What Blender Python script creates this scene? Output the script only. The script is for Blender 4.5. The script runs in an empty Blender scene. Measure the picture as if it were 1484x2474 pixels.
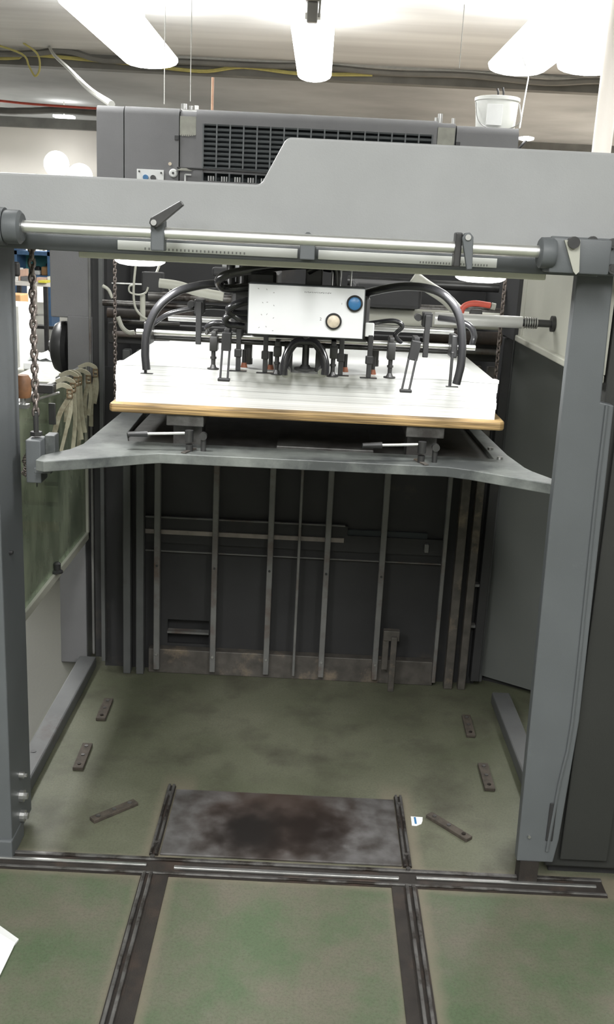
import bpy, bmesh, math, random
from mathutils import Vector, Matrix
random.seed(4)
PI = math.pi
SC = bpy.context.scene
COL = SC.collection

# ---------------------------------------------------------------- camera
CAM_H, F_PX, PITCH, ROLL = 1.6, 2400.0, 15.5, 2.8
cam_data = bpy.data.cameras.new('camera')
cam_data.sensor_fit = 'VERTICAL'
cam_data.sensor_height = 24.0
cam_data.lens = 24.0 * F_PX / 2474.0
cam_data.clip_start = 0.05
cam_data.clip_end = 200
cam = bpy.data.objects.new('camera', cam_data)
COL.objects.link(cam)
CM = Matrix.Rotation(math.radians(90 - PITCH), 4, 'X') @ Matrix.Rotation(math.radians(ROLL), 4, 'Z')
cam.matrix_world = Matrix.Translation((0, 0, CAM_H)) @ CM
SC.camera = cam

def at(px, py, Y):
    """real point on the vertical plane y = Y that the photograph shows at (px, py)"""
    d = CM.to_3x3() @ Vector(((px - 742) / F_PX, -(py - 1237) / F_PX, -1))
    t = Y / d.y
    return Vector((0, 0, CAM_H)) + d * t

def on(px, py, z=0.0):
    """real point on the horizontal plane z"""
    d = CM.to_3x3() @ Vector(((px - 742) / F_PX, -(py - 1237) / F_PX, -1))
    t = (z - CAM_H) / d.z
    return Vector((0, 0, CAM_H)) + d * t

# ---------------------------------------------------------------- world, exposure
w = bpy.data.worlds.new('world')
SC.world = w
w.use_nodes = True
w.node_tree.nodes['Background'].inputs[0].default_value = (0.9, 0.95, 1.0, 1)
w.node_tree.nodes['Background'].inputs[1].default_value = 0.22
SC.view_settings.view_transform = 'Standard'
SC.view_settings.look = 'None'
SC.view_settings.gamma = 1
SC.view_settings.use_curve_mapping = False
SC.view_settings.exposure = 0.35

def area(name, loc, rot, sx, sy, power, color=(1, 1, 0.985)):
    l = bpy.data.lights.new(name, 'AREA')
    l.shape = 'RECTANGLE'; l.size = sx; l.size_y = sy; l.energy = power; l.color = color
    o = bpy.data.objects.new(name, l)
    o.location = loc; o.rotation_euler = rot
    COL.objects.link(o)
    return o

# rows of ceiling battens in the hall, the last two added to light the far bay: (x, y) of each one's middle
ROW_LAMPS = [(-0.14, 9.4, 1.0), (-1.68, 8.9, 1.15), (1.66, 8.3, 0.75), (2.22, 8.1, 0.7),
             (-1.72, 4.6, 0.9), (1.9, 4.6, 0.9), (-0.14, -0.6, 0.95), (-1.72, -1.0, 0.95), (1.78, -1.0, 0.95),
             (-7.4, 17.0, 1.5), (7.2, 16.6, 1.5)]
for (lx, ly, s) in ROW_LAMPS:
    far = ly > 15
    area('batten_light', (lx, ly, 3.00), (0, 0, 0), 0.3, 2.2, (380 if far else 75) * s)
    if far and abs(lx) > 5:                    # added uplights brighten the far ceiling
        area('added_uplight', (lx, ly, 3.26), (PI, 0, 0), 0.3, 2.2, (150 if lx > 0 else 30) * s)
    elif ly > 4:
        area('added_uplight', (lx, ly, 3.26), (PI, 0, 0), 0.3, 2.2, (48 if lx < -1 else 16) * s)  # added uplights lift the near ceiling, more on the left
WORK_LAMP_W = 2.0
for lx in (-0.41, 0.362):
    area('work_light', (lx, 2.37, 1.506), (0.12, 0, 0), 0.09, 0.09, WORK_LAMP_W)

# ---------------------------------------------------------------- materials
def srgb(r, g, b):
    f = lambda c: (c / 255 / 12.92) if c / 255 <= 0.04045 else ((c / 255 + 0.055) / 1.055) ** 2.4
    return (f(r), f(g), f(b), 1)

def mat(name, col, rough=0.5, metal=0.0, mottle=0.12, scale=18.0, bump=0.0, spec=0.5, wear=None, emit=None, alpha=None, bscale=None):
    m = bpy.data.materials.new(name)
    m.use_nodes = True
    nt = m.node_tree; N = nt.nodes; L = nt.links
    b = N['Principled BSDF']
    tc = N.new('ShaderNodeTexCoord')
    nz = N.new('ShaderNodeTexNoise'); nz.inputs['Scale'].default_value = scale; nz.inputs['Detail'].default_value = 5
    L.new(tc.outputs['Object'], nz.inputs['Vector'])
    rp = N.new('ShaderNodeValToRGB')
    rp.color_ramp.elements[0].position = 0.3; rp.color_ramp.elements[1].position = 0.7
    c0 = tuple(max(0, c * (1 - mottle)) for c in col[:3]) + (1,)
    c1 = tuple(min(1, c * (1 + mottle)) for c in col[:3]) + (1,)
    rp.color_ramp.elements[0].color = c0; rp.color_ramp.elements[1].color = c1
    L.new(nz.outputs['Fac'], rp.inputs['Fac'])
    out = rp.outputs['Color']
    if wear:
        wcol, wscale, lo, hi = wear
        n2 = N.new('ShaderNodeTexNoise'); n2.inputs['Scale'].default_value = wscale; n2.inputs['Detail'].default_value = 7
        n2.inputs['Roughness'].default_value = 0.65
        L.new(tc.outputs['Object'], n2.inputs['Vector'])
        mr = N.new('ShaderNodeMapRange'); mr.inputs['From Min'].default_value = lo; mr.inputs['From Max'].default_value = hi
        L.new(n2.outputs['Fac'], mr.inputs['Value'])
        mx = N.new('ShaderNodeMixRGB'); mx.inputs['Color2'].default_value = wcol
        L.new(mr.outputs['Result'], mx.inputs['Fac']); L.new(out, mx.inputs['Color1'])
        out = mx.outputs['Color']
    L.new(out, b.inputs['Base Color'])
    b.inputs['Roughness'].default_value = rough
    b.inputs['Metallic'].default_value = metal
    b.inputs['Specular IOR Level'].default_value = spec
    if bump:
        nb = N.new('ShaderNodeTexNoise'); nb.inputs['Scale'].default_value = bscale or 300; nb.inputs['Detail'].default_value = 3
        L.new(tc.outputs['Object'], nb.inputs['Vector'])
        bp = N.new('ShaderNodeBump'); bp.inputs['Strength'].default_value = bump; bp.inputs['Distance'].default_value = 0.002
        L.new(nb.outputs['Fac'], bp.inputs['Height']); L.new(bp.outputs['Normal'], b.inputs['Normal'])
    if emit:
        b.inputs['Emission Color'].default_value = emit[0]; b.inputs['Emission Strength'].default_value = emit[1]
    if alpha is not None:
        b.inputs['Transmission Weight'].default_value = alpha
    return m

M = {}
M['beam'] = mat('grey hammered paint', (0.285, 0.29, 0.29, 1), 0.42, 0, 0.05, 6, 0.12, spec=0.35)
M['column'] = mat('blue grey paint', (0.094, 0.102, 0.107, 1), 0.5, 0, 0.08, 5, 0.1, wear=((0.12, 0.13, 0.135, 1), 9, 0.66, 0.8))
M['dark_cab'] = mat('dark grey cabinet paint', (0.022, 0.023, 0.021, 1), 0.6, 0, 0.1, 4, 0.15)
M['unit'] = mat('grey press cover paint', (0.16, 0.16, 0.165, 1), 0.55, 0, 0.06, 8, 0.15)
M['unit_dark'] = mat('dark slot', (0.035, 0.042, 0.046, 1), 0.8)
M['slat'] = mat('grille slat paint', (0.11, 0.12, 0.125, 1), 0.55)
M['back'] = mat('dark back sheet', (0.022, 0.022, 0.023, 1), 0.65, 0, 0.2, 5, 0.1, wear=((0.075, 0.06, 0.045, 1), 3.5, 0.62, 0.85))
M['rib'] = mat('worn grey rib paint', (0.15, 0.15, 0.145, 1), 0.5, 0.1, 0.2, 10, 0.1, wear=((0.09, 0.06, 0.045, 1), 6, 0.52, 0.7))
M['rust_band'] = mat('rusty lower rail', (0.075, 0.068, 0.06, 1), 0.6, 0.1, 0.3, 25, 0.2, wear=((0.19, 0.15, 0.11, 1), 12, 0.55, 0.7))
M['sill'] = mat('sill grey paint', (0.085, 0.088, 0.088, 1), 0.55, 0, 0.15, 8, 0.1, wear=((0.06, 0.05, 0.045, 1), 6, 0.6, 0.75))
M['yoke'] = mat('lift yoke green grey paint', (0.21, 0.225, 0.21, 1), 0.42, 0, 0.1, 7, 0.1, wear=((0.06, 0.065, 0.065, 1), 4, 0.36, 0.60))
M['yoke_dark'] = mat('oily lift bed', (0.10, 0.10, 0.095, 1), 0.4, 0.1, 0.25, 9, 0.1, wear=((0.03, 0.027, 0.025, 1), 6, 0.45, 0.62))
M['paper'] = mat('white paper', (0.84, 0.85, 0.84, 1), 0.85, 0, 0.01, 5)
def stack_paper():
    m = mat('stacked paper edge', (0.78, 0.79, 0.78, 1), 0.9, 0, 0.01, 5)
    nt = m.node_tree; N = nt.nodes; L = nt.links
    tc = N.new('ShaderNodeTexCoord'); mp = N.new('ShaderNodeMapping'); mp.inputs['Scale'].default_value = (1.0, 1.0, 140)
    L.new(tc.outputs['Object'], mp.inputs['Vector'])
    n = N.new('ShaderNodeTexNoise'); n.inputs['Scale'].default_value = 2.2; n.inputs['Detail'].default_value = 6
    L.new(mp.outputs['Vector'], n.inputs['Vector'])
    r = N.new('ShaderNodeValToRGB'); r.color_ramp.elements[0].position = 0.3; r.color_ramp.elements[1].position = 0.62
    r.color_ramp.elements[0].color = (0.56, 0.57, 0.56, 1); r.color_ramp.elements[1].color = (0.80, 0.81, 0.80, 1)
    L.new(n.outputs['Fac'], r.inputs['Fac']); L.new(r.outputs['Color'], N['Principled BSDF'].inputs['Base Color'])
    return m
M['stack'] = stack_paper()
def plywood():
    m = mat('plywood', (0.5, 0.34, 0.16, 1), 0.6, 0, 0.1, 5)
    nt = m.node_tree; N = nt.nodes; L = nt.links
    tc = N.new('ShaderNodeTexCoord'); mp = N.new('ShaderNodeMapping'); mp.inputs['Scale'].default_value = (6, 6, 330)
    L.new(tc.outputs['Object'], mp.inputs['Vector'])
    n = N.new('ShaderNodeTexNoise'); n.inputs['Scale'].default_value = 1.0; n.inputs['Detail'].default_value = 4
    L.new(mp.outputs['Vector'], n.inputs['Vector'])
    r = N.new('ShaderNodeValToRGB'); r.color_ramp.elements[0].position = 0.38; r.color_ramp.elements[1].position = 0.6
    r.color_ramp.elements[0].color = (0.12, 0.075, 0.03, 1); r.color_ramp.elements[1].color = (0.36, 0.24, 0.10, 1)
    L.new(n.outputs['Fac'], r.inputs['Fac']); L.new(r.outputs['Color'], N['Principled BSDF'].inputs['Base Color'])
    return m
M['ply'] = plywood()
M['black'] = mat('black steel', (0.035, 0.035, 0.036, 1), 0.4, 0.2, 0.2, 20)
M['gunmetal'] = mat('gunmetal', (0.07, 0.07, 0.07, 1), 0.35, 0.6, 0.2, 20)
M['hose'] = mat('black rubber hose', (0.022, 0.022, 0.024, 1), 0.22, 0, 0.1, 20, spec=0.8)
M['chrome'] = mat('polished steel', (0.9, 0.9, 0.89, 1), 0.36, 1.0, 0.05, 20)
M['steel'] = mat('brushed steel', (0.5, 0.5, 0.49, 1), 0.35, 0.9, 0.15, 30)
M['silver'] = mat('silver box face', (0.76, 0.77, 0.78, 1), 0.45, 0.1, 0.02, 20)
M['rule'] = mat('white rule', (0.8, 0.81, 0.79, 1), 0.5, 0, 0.02, 20)
M['cream'] = mat('cream machine paint', (0.36, 0.36, 0.31, 1), 0.5, 0, 0.06, 6)
M['panel_green'] = mat('grey green panel paint', (0.10, 0.106, 0.10, 1), 0.55, 0, 0.1, 3, 0.1)
M['chain'] = mat('oily chain steel', (0.2, 0.17, 0.155, 1), 0.4, 0.7, 0.3, 60)
M['blue'] = mat('blue push button', (0.045, 0.17, 0.36, 1), 0.35, 0, 0.15, 60)
M['ivory'] = mat('ivory button', (0.62, 0.54, 0.42, 1), 0.35, 0, 0.15, 80)
M['red'] = mat('red hose', (0.55, 0.09, 0.06, 1), 0.45, 0, 0.1, 20)
M['ochre'] = mat('orange rubber sucker', (0.30, 0.11, 0.06, 1), 0.6)
M['label_beige'] = mat('worn masking tape', (0.33, 0.33, 0.29, 1), 0.8, 0, 0.12, 30)
M['label_beige2'] = mat('worn bright shaft', (0.5, 0.5, 0.48, 1), 0.35, 0.3, 0.1, 10)
M['strip_pale'] = mat('worn strip', (0.24, 0.21, 0.19, 1), 0.5, 0.1, 0.25, 18)
M['lip_lit'] = mat('cream lip paint with lamp light in it', (0.72, 0.71, 0.62, 1), 0.6, 0, 0.05, 10)  # lighter than the cream paint, so the lip carries the lamp light
M['white'] = mat('white plastic', (0.75, 0.76, 0.75, 1), 0.5, 0, 0.03, 20)
M['mint'] = mat('mint tape', (0.42, 0.72, 0.6, 1), 0.7, 0, 0.08, 30)
M['ink'] = mat('printed ink', (0.06, 0.06, 0.06, 1), 0.7)
M['faded_ink'] = mat('faded printed ink', (0.3, 0.3, 0.3, 1), 0.7)
M['strap'] = mat('pale strap', (0.36, 0.34, 0.25, 1), 0.55, 0, 0.2, 30, wear=((0.12, 0.09, 0.05, 1), 14, 0.52, 0.7))
M['brass'] = mat('tarnished brass', (0.33, 0.24, 0.15, 1), 0.4, 0.6, 0.3, 60)
M['brown'] = mat('brown knob', (0.17, 0.08, 0.035, 1), 0.6, 0, 0.3, 40)
M['rubber'] = mat('ribbed brown rubber', (0.055, 0.045, 0.035, 1), 0.8, 0, 0.35, 60, 0.4, bscale=250)
M['rail_dark'] = mat('dark dirty channel', (0.022, 0.018, 0.015, 1), 0.7, 0.1, 0.3, 20, 0.3, wear=((0.055, 0.036, 0.027, 1), 8, 0.5, 0.7))
M['rail_steel'] = mat('worn rail steel', (0.14, 0.135, 0.13, 1), 0.4, 0.6, 0.3, 25, wear=((0.03, 0.024, 0.02, 1), 8, 0.48, 0.60))
M['teal'] = mat('teal board', (0.06, 0.24, 0.25, 1), 0.7)
M['blue_rack'] = mat('blue rack paint', (0.08, 0.17, 0.33, 1), 0.5)
M['wood'] = mat('workbench wood', (0.42, 0.27, 0.17, 1), 0.6, 0, 0.15, 8)
M['card'] = mat('cardboard', (0.42, 0.24, 0.11, 1), 0.8, 0, 0.1, 8)
M['pink_box'] = mat('printed carton', (0.62, 0.42, 0.33, 1), 0.7, 0, 0.1, 8)
M['yellow'] = mat('yellow sleeve', (0.75, 0.68, 0.08, 1), 0.6, 0, 0.05, 8)
M['yellow_cable'] = mat('yellow cable', (0.42, 0.38, 0.13, 1), 0.6)
M['pipe'] = mat('pale conduit', (0.42, 0.42, 0.39, 1), 0.5)
M['tray'] = mat('dark cable tray', (0.13, 0.13, 0.12, 1), 0.6, 0, 0.25, 3)
M['orange'] = mat('orange post', (0.5, 0.3, 0.2, 1), 0.6)
M['wall'] = mat('cream wall paint', (0.72, 0.69, 0.65, 1), 0.85, 0, 0.06, 0.6)
M['wall_side'] = mat('grey wall paint', (0.45, 0.45, 0.42, 1), 0.85, 0, 0.06, 0.6)
M['ceil_far'] = mat('far ceiling boards with shade in the grey', (0.42, 0.43, 0.435, 1), 0.9, 0, 0.3, 0.45)  # darker grey puts the far bay's lack of light into the colour
M['lamp'] = mat('fluorescent diffuser', (0.9, 0.9, 0.9, 1), 0.5, emit=((1, 1, 0.98, 1), 9))
M['lens'] = mat('lit lamp lens', (0.9, 0.9, 0.9, 1), 0.5, emit=((1, 1, 0.98, 1), 5))
M['far_glow'] = mat('far lamp globe', (0.9, 0.9, 0.9, 1), 0.5, emit=((1, 1, 0.97, 1), 3))
M['daylight'] = mat('window daylight', (0.8, 0.8, 0.8, 1), 0.5, emit=((0.93, 0.97, 1, 1), 1.5))
M['pail'] = mat('milky plastic pail', (0.68, 0.69, 0.66, 1), 0.4, 0, 0.05, 15)

def glass_green():
    m = bpy.data.materials.new('green tinted acrylic'); m.use_nodes = True
    nt = m.node_tree; N = nt.nodes; L = nt.links
    b = N['Principled BSDF']; o = N['Material Output']
    tc = N.new('ShaderNodeTexCoord'); mp = N.new('ShaderNodeMapping'); mp.inputs['Scale'].default_value = (1, 2.2, 1.0)
    L.new(tc.outputs['Object'], mp.inputs['Vector'])
    n = N.new('ShaderNodeTexNoise'); n.inputs['Scale'].default_value = 4.5; n.inputs['Detail'].default_value = 6
    L.new(mp.outputs['Vector'], n.inputs['Vector'])
    r = N.new('ShaderNodeValToRGB')
    r.color_ramp.elements[0].position = 0.35; r.color_ramp.elements[1].position = 0.7
    r.color_ramp.elements[0].color = (0.14, 0.16, 0.12, 1); r.color_ramp.elements[1].color = (0.38, 0.41, 0.31, 1)
    L.new(n.outputs['Fac'], r.inputs['Fac']); L.new(r.outputs['Color'], b.inputs['Base Color'])
    b.inputs['Roughness'].default_value = 0.25
    tr = N.new('ShaderNodeBsdfTransparent'); tr.inputs['Color'].default_value = (0.62, 0.74, 0.62, 1)
    mx = N.new('ShaderNodeMixShader'); mx.inputs['Fac'].default_value = 0.66
    L.new(tr.outputs[0], mx.inputs[1]); L.new(b.outputs[0], mx.inputs[2]); L.new(mx.outputs[0], o.inputs['Surface'])
    return m
M['acrylic'] = glass_green()

def floor_mat():
    m = bpy.data.materials.new('painted concrete floor'); m.use_nodes = True
    nt = m.node_tree; N = nt.nodes; L = nt.links
    b = N['Principled BSDF']
    tc = N.new('ShaderNodeTexCoord'); sep = N.new('ShaderNodeSeparateXYZ')
    L.new(tc.outputs['Object'], sep.inputs[0])
    def noise(s, d=6, ro=0.6):
        n = N.new('ShaderNodeTexNoise'); n.inputs['Scale'].default_value = s; n.inputs['Detail'].default_value = d; n.inputs['Roughness'].default_value = ro
        L.new(tc.outputs['Object'], n.inputs['Vector']); return n.outputs['Fac']
    def mr(v, a, c, lo=0.0, hi=1.0):
        n = N.new('ShaderNodeMapRange'); n.inputs['From Min'].default_value = a; n.inputs['From Max'].default_value = c
        n.inputs['To Min'].default_value = lo; n.inputs['To Max'].default_value = hi
        L.new(v, n.inputs['Value']); return n.outputs['Result']
    def mix(f, c1, c2):
        n = N.new('ShaderNodeMixRGB')
        if isinstance(f, float): n.inputs[0].default_value = f
        else: L.new(f, n.inputs[0])
        for i, c in ((1, c1), (2, c2)):
            if isinstance(c, tuple): n.inputs[i].default_value = c
            else: L.new(c, n.inputs[i])
        return n.outputs[0]
    def ma(op, a, c):
        n = N.new('ShaderNodeMath'); n.operation = op; n.use_clamp = True
        for i, v in ((0, a), (1, c)):
            if isinstance(v, float): n.inputs[i].default_value = v
            else: L.new(v, n.inputs[i])
        return n.outputs[0]
    base = mix(mr(noise(2.2), 0.35, 0.65), (0.082, 0.088, 0.056, 1), (0.132, 0.134, 0.096, 1))
    base = mix(mr(noise(5.5, 8), 0.48, 0.70, 0, 0.75), base, (0.048, 0.045, 0.033, 1))
    # green paint survives outside the feeder, worn through in patches
    green = mix(mr(noise(4.3, 8, 0.7), 0.38, 0.62), (0.078, 0.108, 0.060, 1), (0.130, 0.120, 0.092, 1))
    base = mix(mr(sep.outputs['Y'], 2.24, 2.16), base, green)
    # blotches and dust
    base = mix(mr(noise(14, 8, 0.7), 0.58, 0.8, 0, 0.45), base, (0.17, 0.165, 0.135, 1))
    base = mix(mr(noise(150, 3, 0.8), 0.45, 0.75, 0, 0.55), base, (0.045, 0.05, 0.032, 1))
    # worn pale borders along the let-in rails
    for (ax, c) in (('X', -0.342), ('X', 0.305), ('Y', 2.24)):
        d = N.new('ShaderNodeMath'); d.operation = 'SUBTRACT'; L.new(sep.outputs[ax], d.inputs[0]); d.inputs[1].default_value = c
        e = N.new('ShaderNodeMath'); e.operation = 'ABSOLUTE'; L.new(d.outputs[0], e.inputs[0])
        wob = N.new('ShaderNodeMath'); wob.operation = 'MULTIPLY_ADD'; L.new(noise(25, 5), wob.inputs[0]); wob.inputs[1].default_value = 0.03; L.new(e.outputs[0], wob.inputs[2])
        f = mr(wob.outputs[0], 0.075, 0.05, 0, 0.7)
        if ax == 'X':
            f = ma('MULTIPLY', f, mr(sep.outputs['Y'], 2.72, 2.62))
        base = mix(f, base, (0.165, 0.145, 0.108, 1))
    # the hall beyond has a pale buff floor
    base = mix(mr(sep.outputs['Y'], 4.6, 5.2), base, (0.40, 0.34, 0.27, 1))
    # floor colour turns darker grey outside the left-hand guard
    base = mix(ma('MULTIPLY', mr(sep.outputs['X'], -0.83, -0.86), mr(sep.outputs['Y'], 2.5, 2.7)), base, (0.075, 0.075, 0.062, 1))
    L.new(base, b.inputs['Base Color'])
    b.inputs['Roughness'].default_value = 0.55
    b.inputs['Specular IOR Level'].default_value = 0.35
    bp = N.new('ShaderNodeBump'); bp.inputs['Strength'].default_value = 0.25; bp.inputs['Distance'].default_value = 0.002
    L.new(noise(90, 4), bp.inputs['Height']); L.new(bp.outputs['Normal'], b.inputs['Normal'])
    return m
M['floor'] = floor_mat()

def ceil_mat():
    m = mat('pale vault boards', (0.58, 0.57, 0.53, 1), 0.9, 0, 0.05, 0.5)
    nt = m.node_tree; N = nt.nodes; L = nt.links
    tc = N.new('ShaderNodeTexCoord'); mp = N.new('ShaderNodeMapping'); mp.inputs['Scale'].default_value = (0.15, 1.3, 1); mp.inputs['Rotation'].default_value = (0, 0, 0.12)
    L.new(tc.outputs['Object'], mp.inputs['Vector'])
    n = N.new('ShaderNodeTexNoise'); n.inputs['Scale'].default_value = 1.5; n.inputs['Detail'].default_value = 4
    L.new(mp.outputs['Vector'], n.inputs['Vector'])
    r = N.new('ShaderNodeValToRGB'); r.color_ramp.elements[0].position = 0.3; r.color_ramp.elements[1].position = 0.65
    r.color_ramp.elements[0].color = (0.46, 0.465, 0.465, 1); r.color_ramp.elements[1].color = (0.66, 0.67, 0.665, 1)
    L.new(n.outputs['Fac'], r.inputs['Fac']); L.new(r.outputs['Color'], N['Principled BSDF'].inputs['Base Color'])
    return m
M['ceil'] = ceil_mat()

def plate_mat():
    m = bpy.data.materials.new('stained steel plate'); m.use_nodes = True
    nt = m.node_tree; N = nt.nodes; L = nt.links; b = N['Principled BSDF']
    tc = N.new('ShaderNodeTexCoord')
    n = N.new('ShaderNodeTexNoise'); n.inputs['Scale'].default_value = 14; n.inputs['Detail'].default_value = 7
    L.new(tc.outputs['Object'], n.inputs['Vector'])
    r = N.new('ShaderNodeValToRGB'); r.color_ramp.elements[0].position = 0.35; r.color_ramp.elements[1].position = 0.7
    r.color_ramp.elements[0].color = (0.06, 0.054, 0.05, 1); r.color_ramp.elements[1].color = (0.17, 0.165, 0.165, 1)
    L.new(n.outputs['Fac'], r.inputs['Fac']); col = r.outputs['Color']
    for (cx, cy, rad, c, k) in ((-0.02, 0.03, 0.30, (0.055, 0.036, 0.028, 1), 0.85), (-0.085, -0.03, 0.17, (0.012, 0.010, 0.009, 1), 0.97), (0.075, -0.02, 0.16, (0.017, 0.012, 0.010, 1), 0.93)):
        mp = N.new('ShaderNodeMapping'); mp.inputs['Location'].default_value = (-cx, -cy, 0); mp.inputs['Scale'].default_value = (1, 0.95, 0)
        L.new(tc.outputs['Object'], mp.inputs['Vector'])
        ln = N.new('ShaderNodeVectorMath'); ln.operation = 'LENGTH'; L.new(mp.outputs['Vector'], ln.inputs[0])
        ad = N.new('ShaderNodeMath'); ad.operation = 'MULTIPLY_ADD'; ad.inputs[1].default_value = 0.16
        L.new(n.outputs['Fac'], ad.inputs[0]); L.new(ln.outputs['Value'], ad.inputs[2])
        q = N.new('ShaderNodeMapRange'); q.interpolation_type = 'SMOOTHSTEP'; q.inputs['From Min'].default_value = rad + 0.08; q.inputs['From Max'].default_value = rad * 0.35 + 0.06
        q.inputs['To Max'].default_value = k
        L.new(ad.outputs[0], q.inputs['Value'])
        x = N.new('ShaderNodeMixRGB'); L.new(q.outputs['Result'], x.inputs[0]); L.new(col, x.inputs[1]); x.inputs[2].default_value = c
        col = x.outputs[0]
    L.new(col, b.inputs['Base Color']); b.inputs['Metallic'].default_value = 0.25; b.inputs['Roughness'].default_value = 0.42
    return m
M['plate'] = plate_mat()

# ---------------------------------------------------------------- mesh helpers
def nb(): return bmesh.new()

def bx(bm, x0, x1, y0, y1, z0, z1, bev=0.0, seg=2, rot=None, c=None):
    """a box; rot = rotation Matrix about its centre (or about c)"""
    ctr = Vector(((x0 + x1) / 2, (y0 + y1) / 2, (z0 + z1) / 2))
    r = bmesh.ops.create_cube(bm, size=1.0)
    vs = r['verts']
    s = Matrix.Diagonal((abs(x1 - x0), abs(y1 - y0), abs(z1 - z0), 1))
    bmesh.ops.transform(bm, matrix=s, verts=vs)
    if bev:
        es = list({e for v in vs for e in v.link_edges})
        r2 = bmesh.ops.bevel(bm, geom=es, offset=bev, segments=seg, affect='EDGES', profile=0.5)
        vs = list({v for f in r2['faces'] for v in f.verts} | {v for v in vs if v.is_valid})
    m = Matrix.Translation(ctr)
    if rot is not None:
        if c is not None: m = Matrix.Translation(c) @ rot.to_4x4() @ Matrix.Translation(ctr - Vector(c))
        else: m = Matrix.Translation(ctr) @ rot.to_4x4()
    bmesh.ops.transform(bm, matrix=m, verts=[v for v in vs if v.is_valid])
    return bm

def cyl(bm, p0, p1, r, n=16, r2=None):
    p0, p1 = Vector(p0), Vector(p1)
    d = p1 - p0
    q = d.to_track_quat('Z', 'Y').to_matrix().to_4x4()
    bmesh.ops.create_cone(bm, cap_ends=True, segments=n, radius1=r, radius2=r if r2 is None else r2, depth=d.length,
                          matrix=Matrix.Translation((p0 + p1) / 2) @ q)
    return bm

def smooth_path(pts, k=6):
    pts = [Vector(p) for p in pts]
    if len(pts) < 3: return pts
    P = [pts[0] * 2 - pts[1]] + pts + [pts[-1] * 2 - pts[-2]]
    out = []
    for i in range(1, len(P) - 2):
        for j in range(k):
            t = j / k
            a, b, c, d = P[i - 1], P[i], P[i + 1], P[i + 2]
            out.append(0.5 * ((2 * b) + (c - a) * t + (2 * a - 5 * b + 4 * c - d) * t * t + (3 * b - a - 3 * c + d) * t ** 3))
    out.append(pts[-1])
    return out

def tube(bm, pts, r, n=10, k=6, taper=None):
    pts = smooth_path(pts, k)
    rings = []
    up = None
    for i, p in enumerate(pts):
        d = (pts[min(i + 1, len(pts) - 1)] - pts[max(i - 1, 0)]).normalized()
        if up is None:
            up = d.orthogonal().normalized()
        up = (up - d * up.dot(d)).normalized()
        s = d.cross(up)
        rr = r if taper is None else r + (taper - r) * i / (len(pts) - 1)
        rings.append([bm.verts.new(p + (up * math.cos(2 * PI * j / n) + s * math.sin(2 * PI * j / n)) * rr) for j in range(n)])
    for a, b in zip(rings, rings[1:]):
        for j in range(n):
            bm.faces.new((a[j], a[(j + 1) % n], b[(j + 1) % n], b[j]))
    bm.faces.new(rings[0][::-1]); bm.faces.new(rings[-1])
    return bm

def prism(bm, poly, z0, z1, fmap=None):
    """polygon (u,v) extruded along w from z0 to z1; fmap(u,v,w) -> point (default x,y,z)"""
    fmap = fmap or (lambda u, v, w: (u, v, w))
    a = [bm.verts.new(fmap(u, v, z0)) for u, v in poly]
    b = [bm.verts.new(fmap(u, v, z1)) for u, v in poly]
    n = len(poly)
    bm.faces.new(a[::-1]); bm.faces.new(b)
    for i in range(n):
        bm.faces.new((a[i], a[(i + 1) % n], b[(i + 1) % n], b[i]))
    return bm

def XZ(u, v, w): return (u, w, v)      # polygon drawn in x,z, extruded along y
def YZ(u, v, w): return (w, u, v)

def lathe(bm, c, prof, n=24, axis='Z'):
    rings = []
    for (r, h) in prof:
        ring = []
        for j in range(n):
            a = 2 * PI * j / n
            v = Vector((r * math.cos(a), r * math.sin(a), h))
            if axis == 'Y': v = Vector((v.x, -h, v.y))
            if axis == 'X': v = Vector((h, v.x, v.y))
            ring.append(bm.verts.new(Vector(c) + v))
        rings.append(ring)
    for a, b in zip(rings, rings[1:]):
        for j in range(n):
            bm.faces.new((a[j], a[(j + 1) % n], b[(j + 1) % n], b[j]))
    bm.faces.new(rings[0][::-1]); bm.faces.new(rings[-1])
    return bm

def wpos(o):
    p = Vector((0, 0, 0))
    while o is not None:
        p = p + o.location
        o = o.parent
    return p

def obj(name, bm, m, parent=None, label=None, smooth=False, kind=None, origin=None, bevel=0.0):
    off = wpos(parent) if parent else Vector((0, 0, 0))
    if origin is not None: off = Vector(origin)
    bmesh.ops.recalc_face_normals(bm, faces=bm.faces)
    bmesh.ops.translate(bm, verts=bm.verts, vec=-off)
    me = bpy.data.meshes.new(name)
    bm.to_mesh(me); bm.free()
    if smooth:
        for p in me.polygons: p.use_smooth = True
        try: me.set_sharp_from_angle(angle=math.radians(40))
        except Exception: pass
    me.materials.append(M[m] if isinstance(m, str) else m)
    o = bpy.data.objects.new(name, me)
    COL.objects.link(o)
    if origin is not None:
        o.location = Vector(origin) - (wpos(parent) if parent else Vector((0, 0, 0)))
    if parent: o.parent = parent
    if label: o['label'] = label
    if kind: o['kind'] = kind
    if bevel:
        b = o.modifiers.new('bevel', 'BEVEL'); b.width = bevel; b.segments = 2; b.limit_method = 'ANGLE'; b.angle_limit = math.radians(40)
    return o

def thing(name, label, cat, loc=(0, 0, 0), group=None):
    o = bpy.data.objects.new(name, None)
    o.empty_display_size = 0.05
    COL.objects.link(o); o.location = loc
    o['label'] = label; o['category'] = cat
    if group: o['group'] = group
    return o

def tag(o, label, cat, group=None, kind=None):
    o['label'] = label; o['category'] = cat
    if group: o['group'] = group
    if kind: o['kind'] = kind
    return o

def struct(name, bm, m, parent=None, label=None, smooth=False):
    o = obj(name, bm, m, parent, label, smooth)
    if not parent: o['kind'] = 'structure'
    return o

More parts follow.
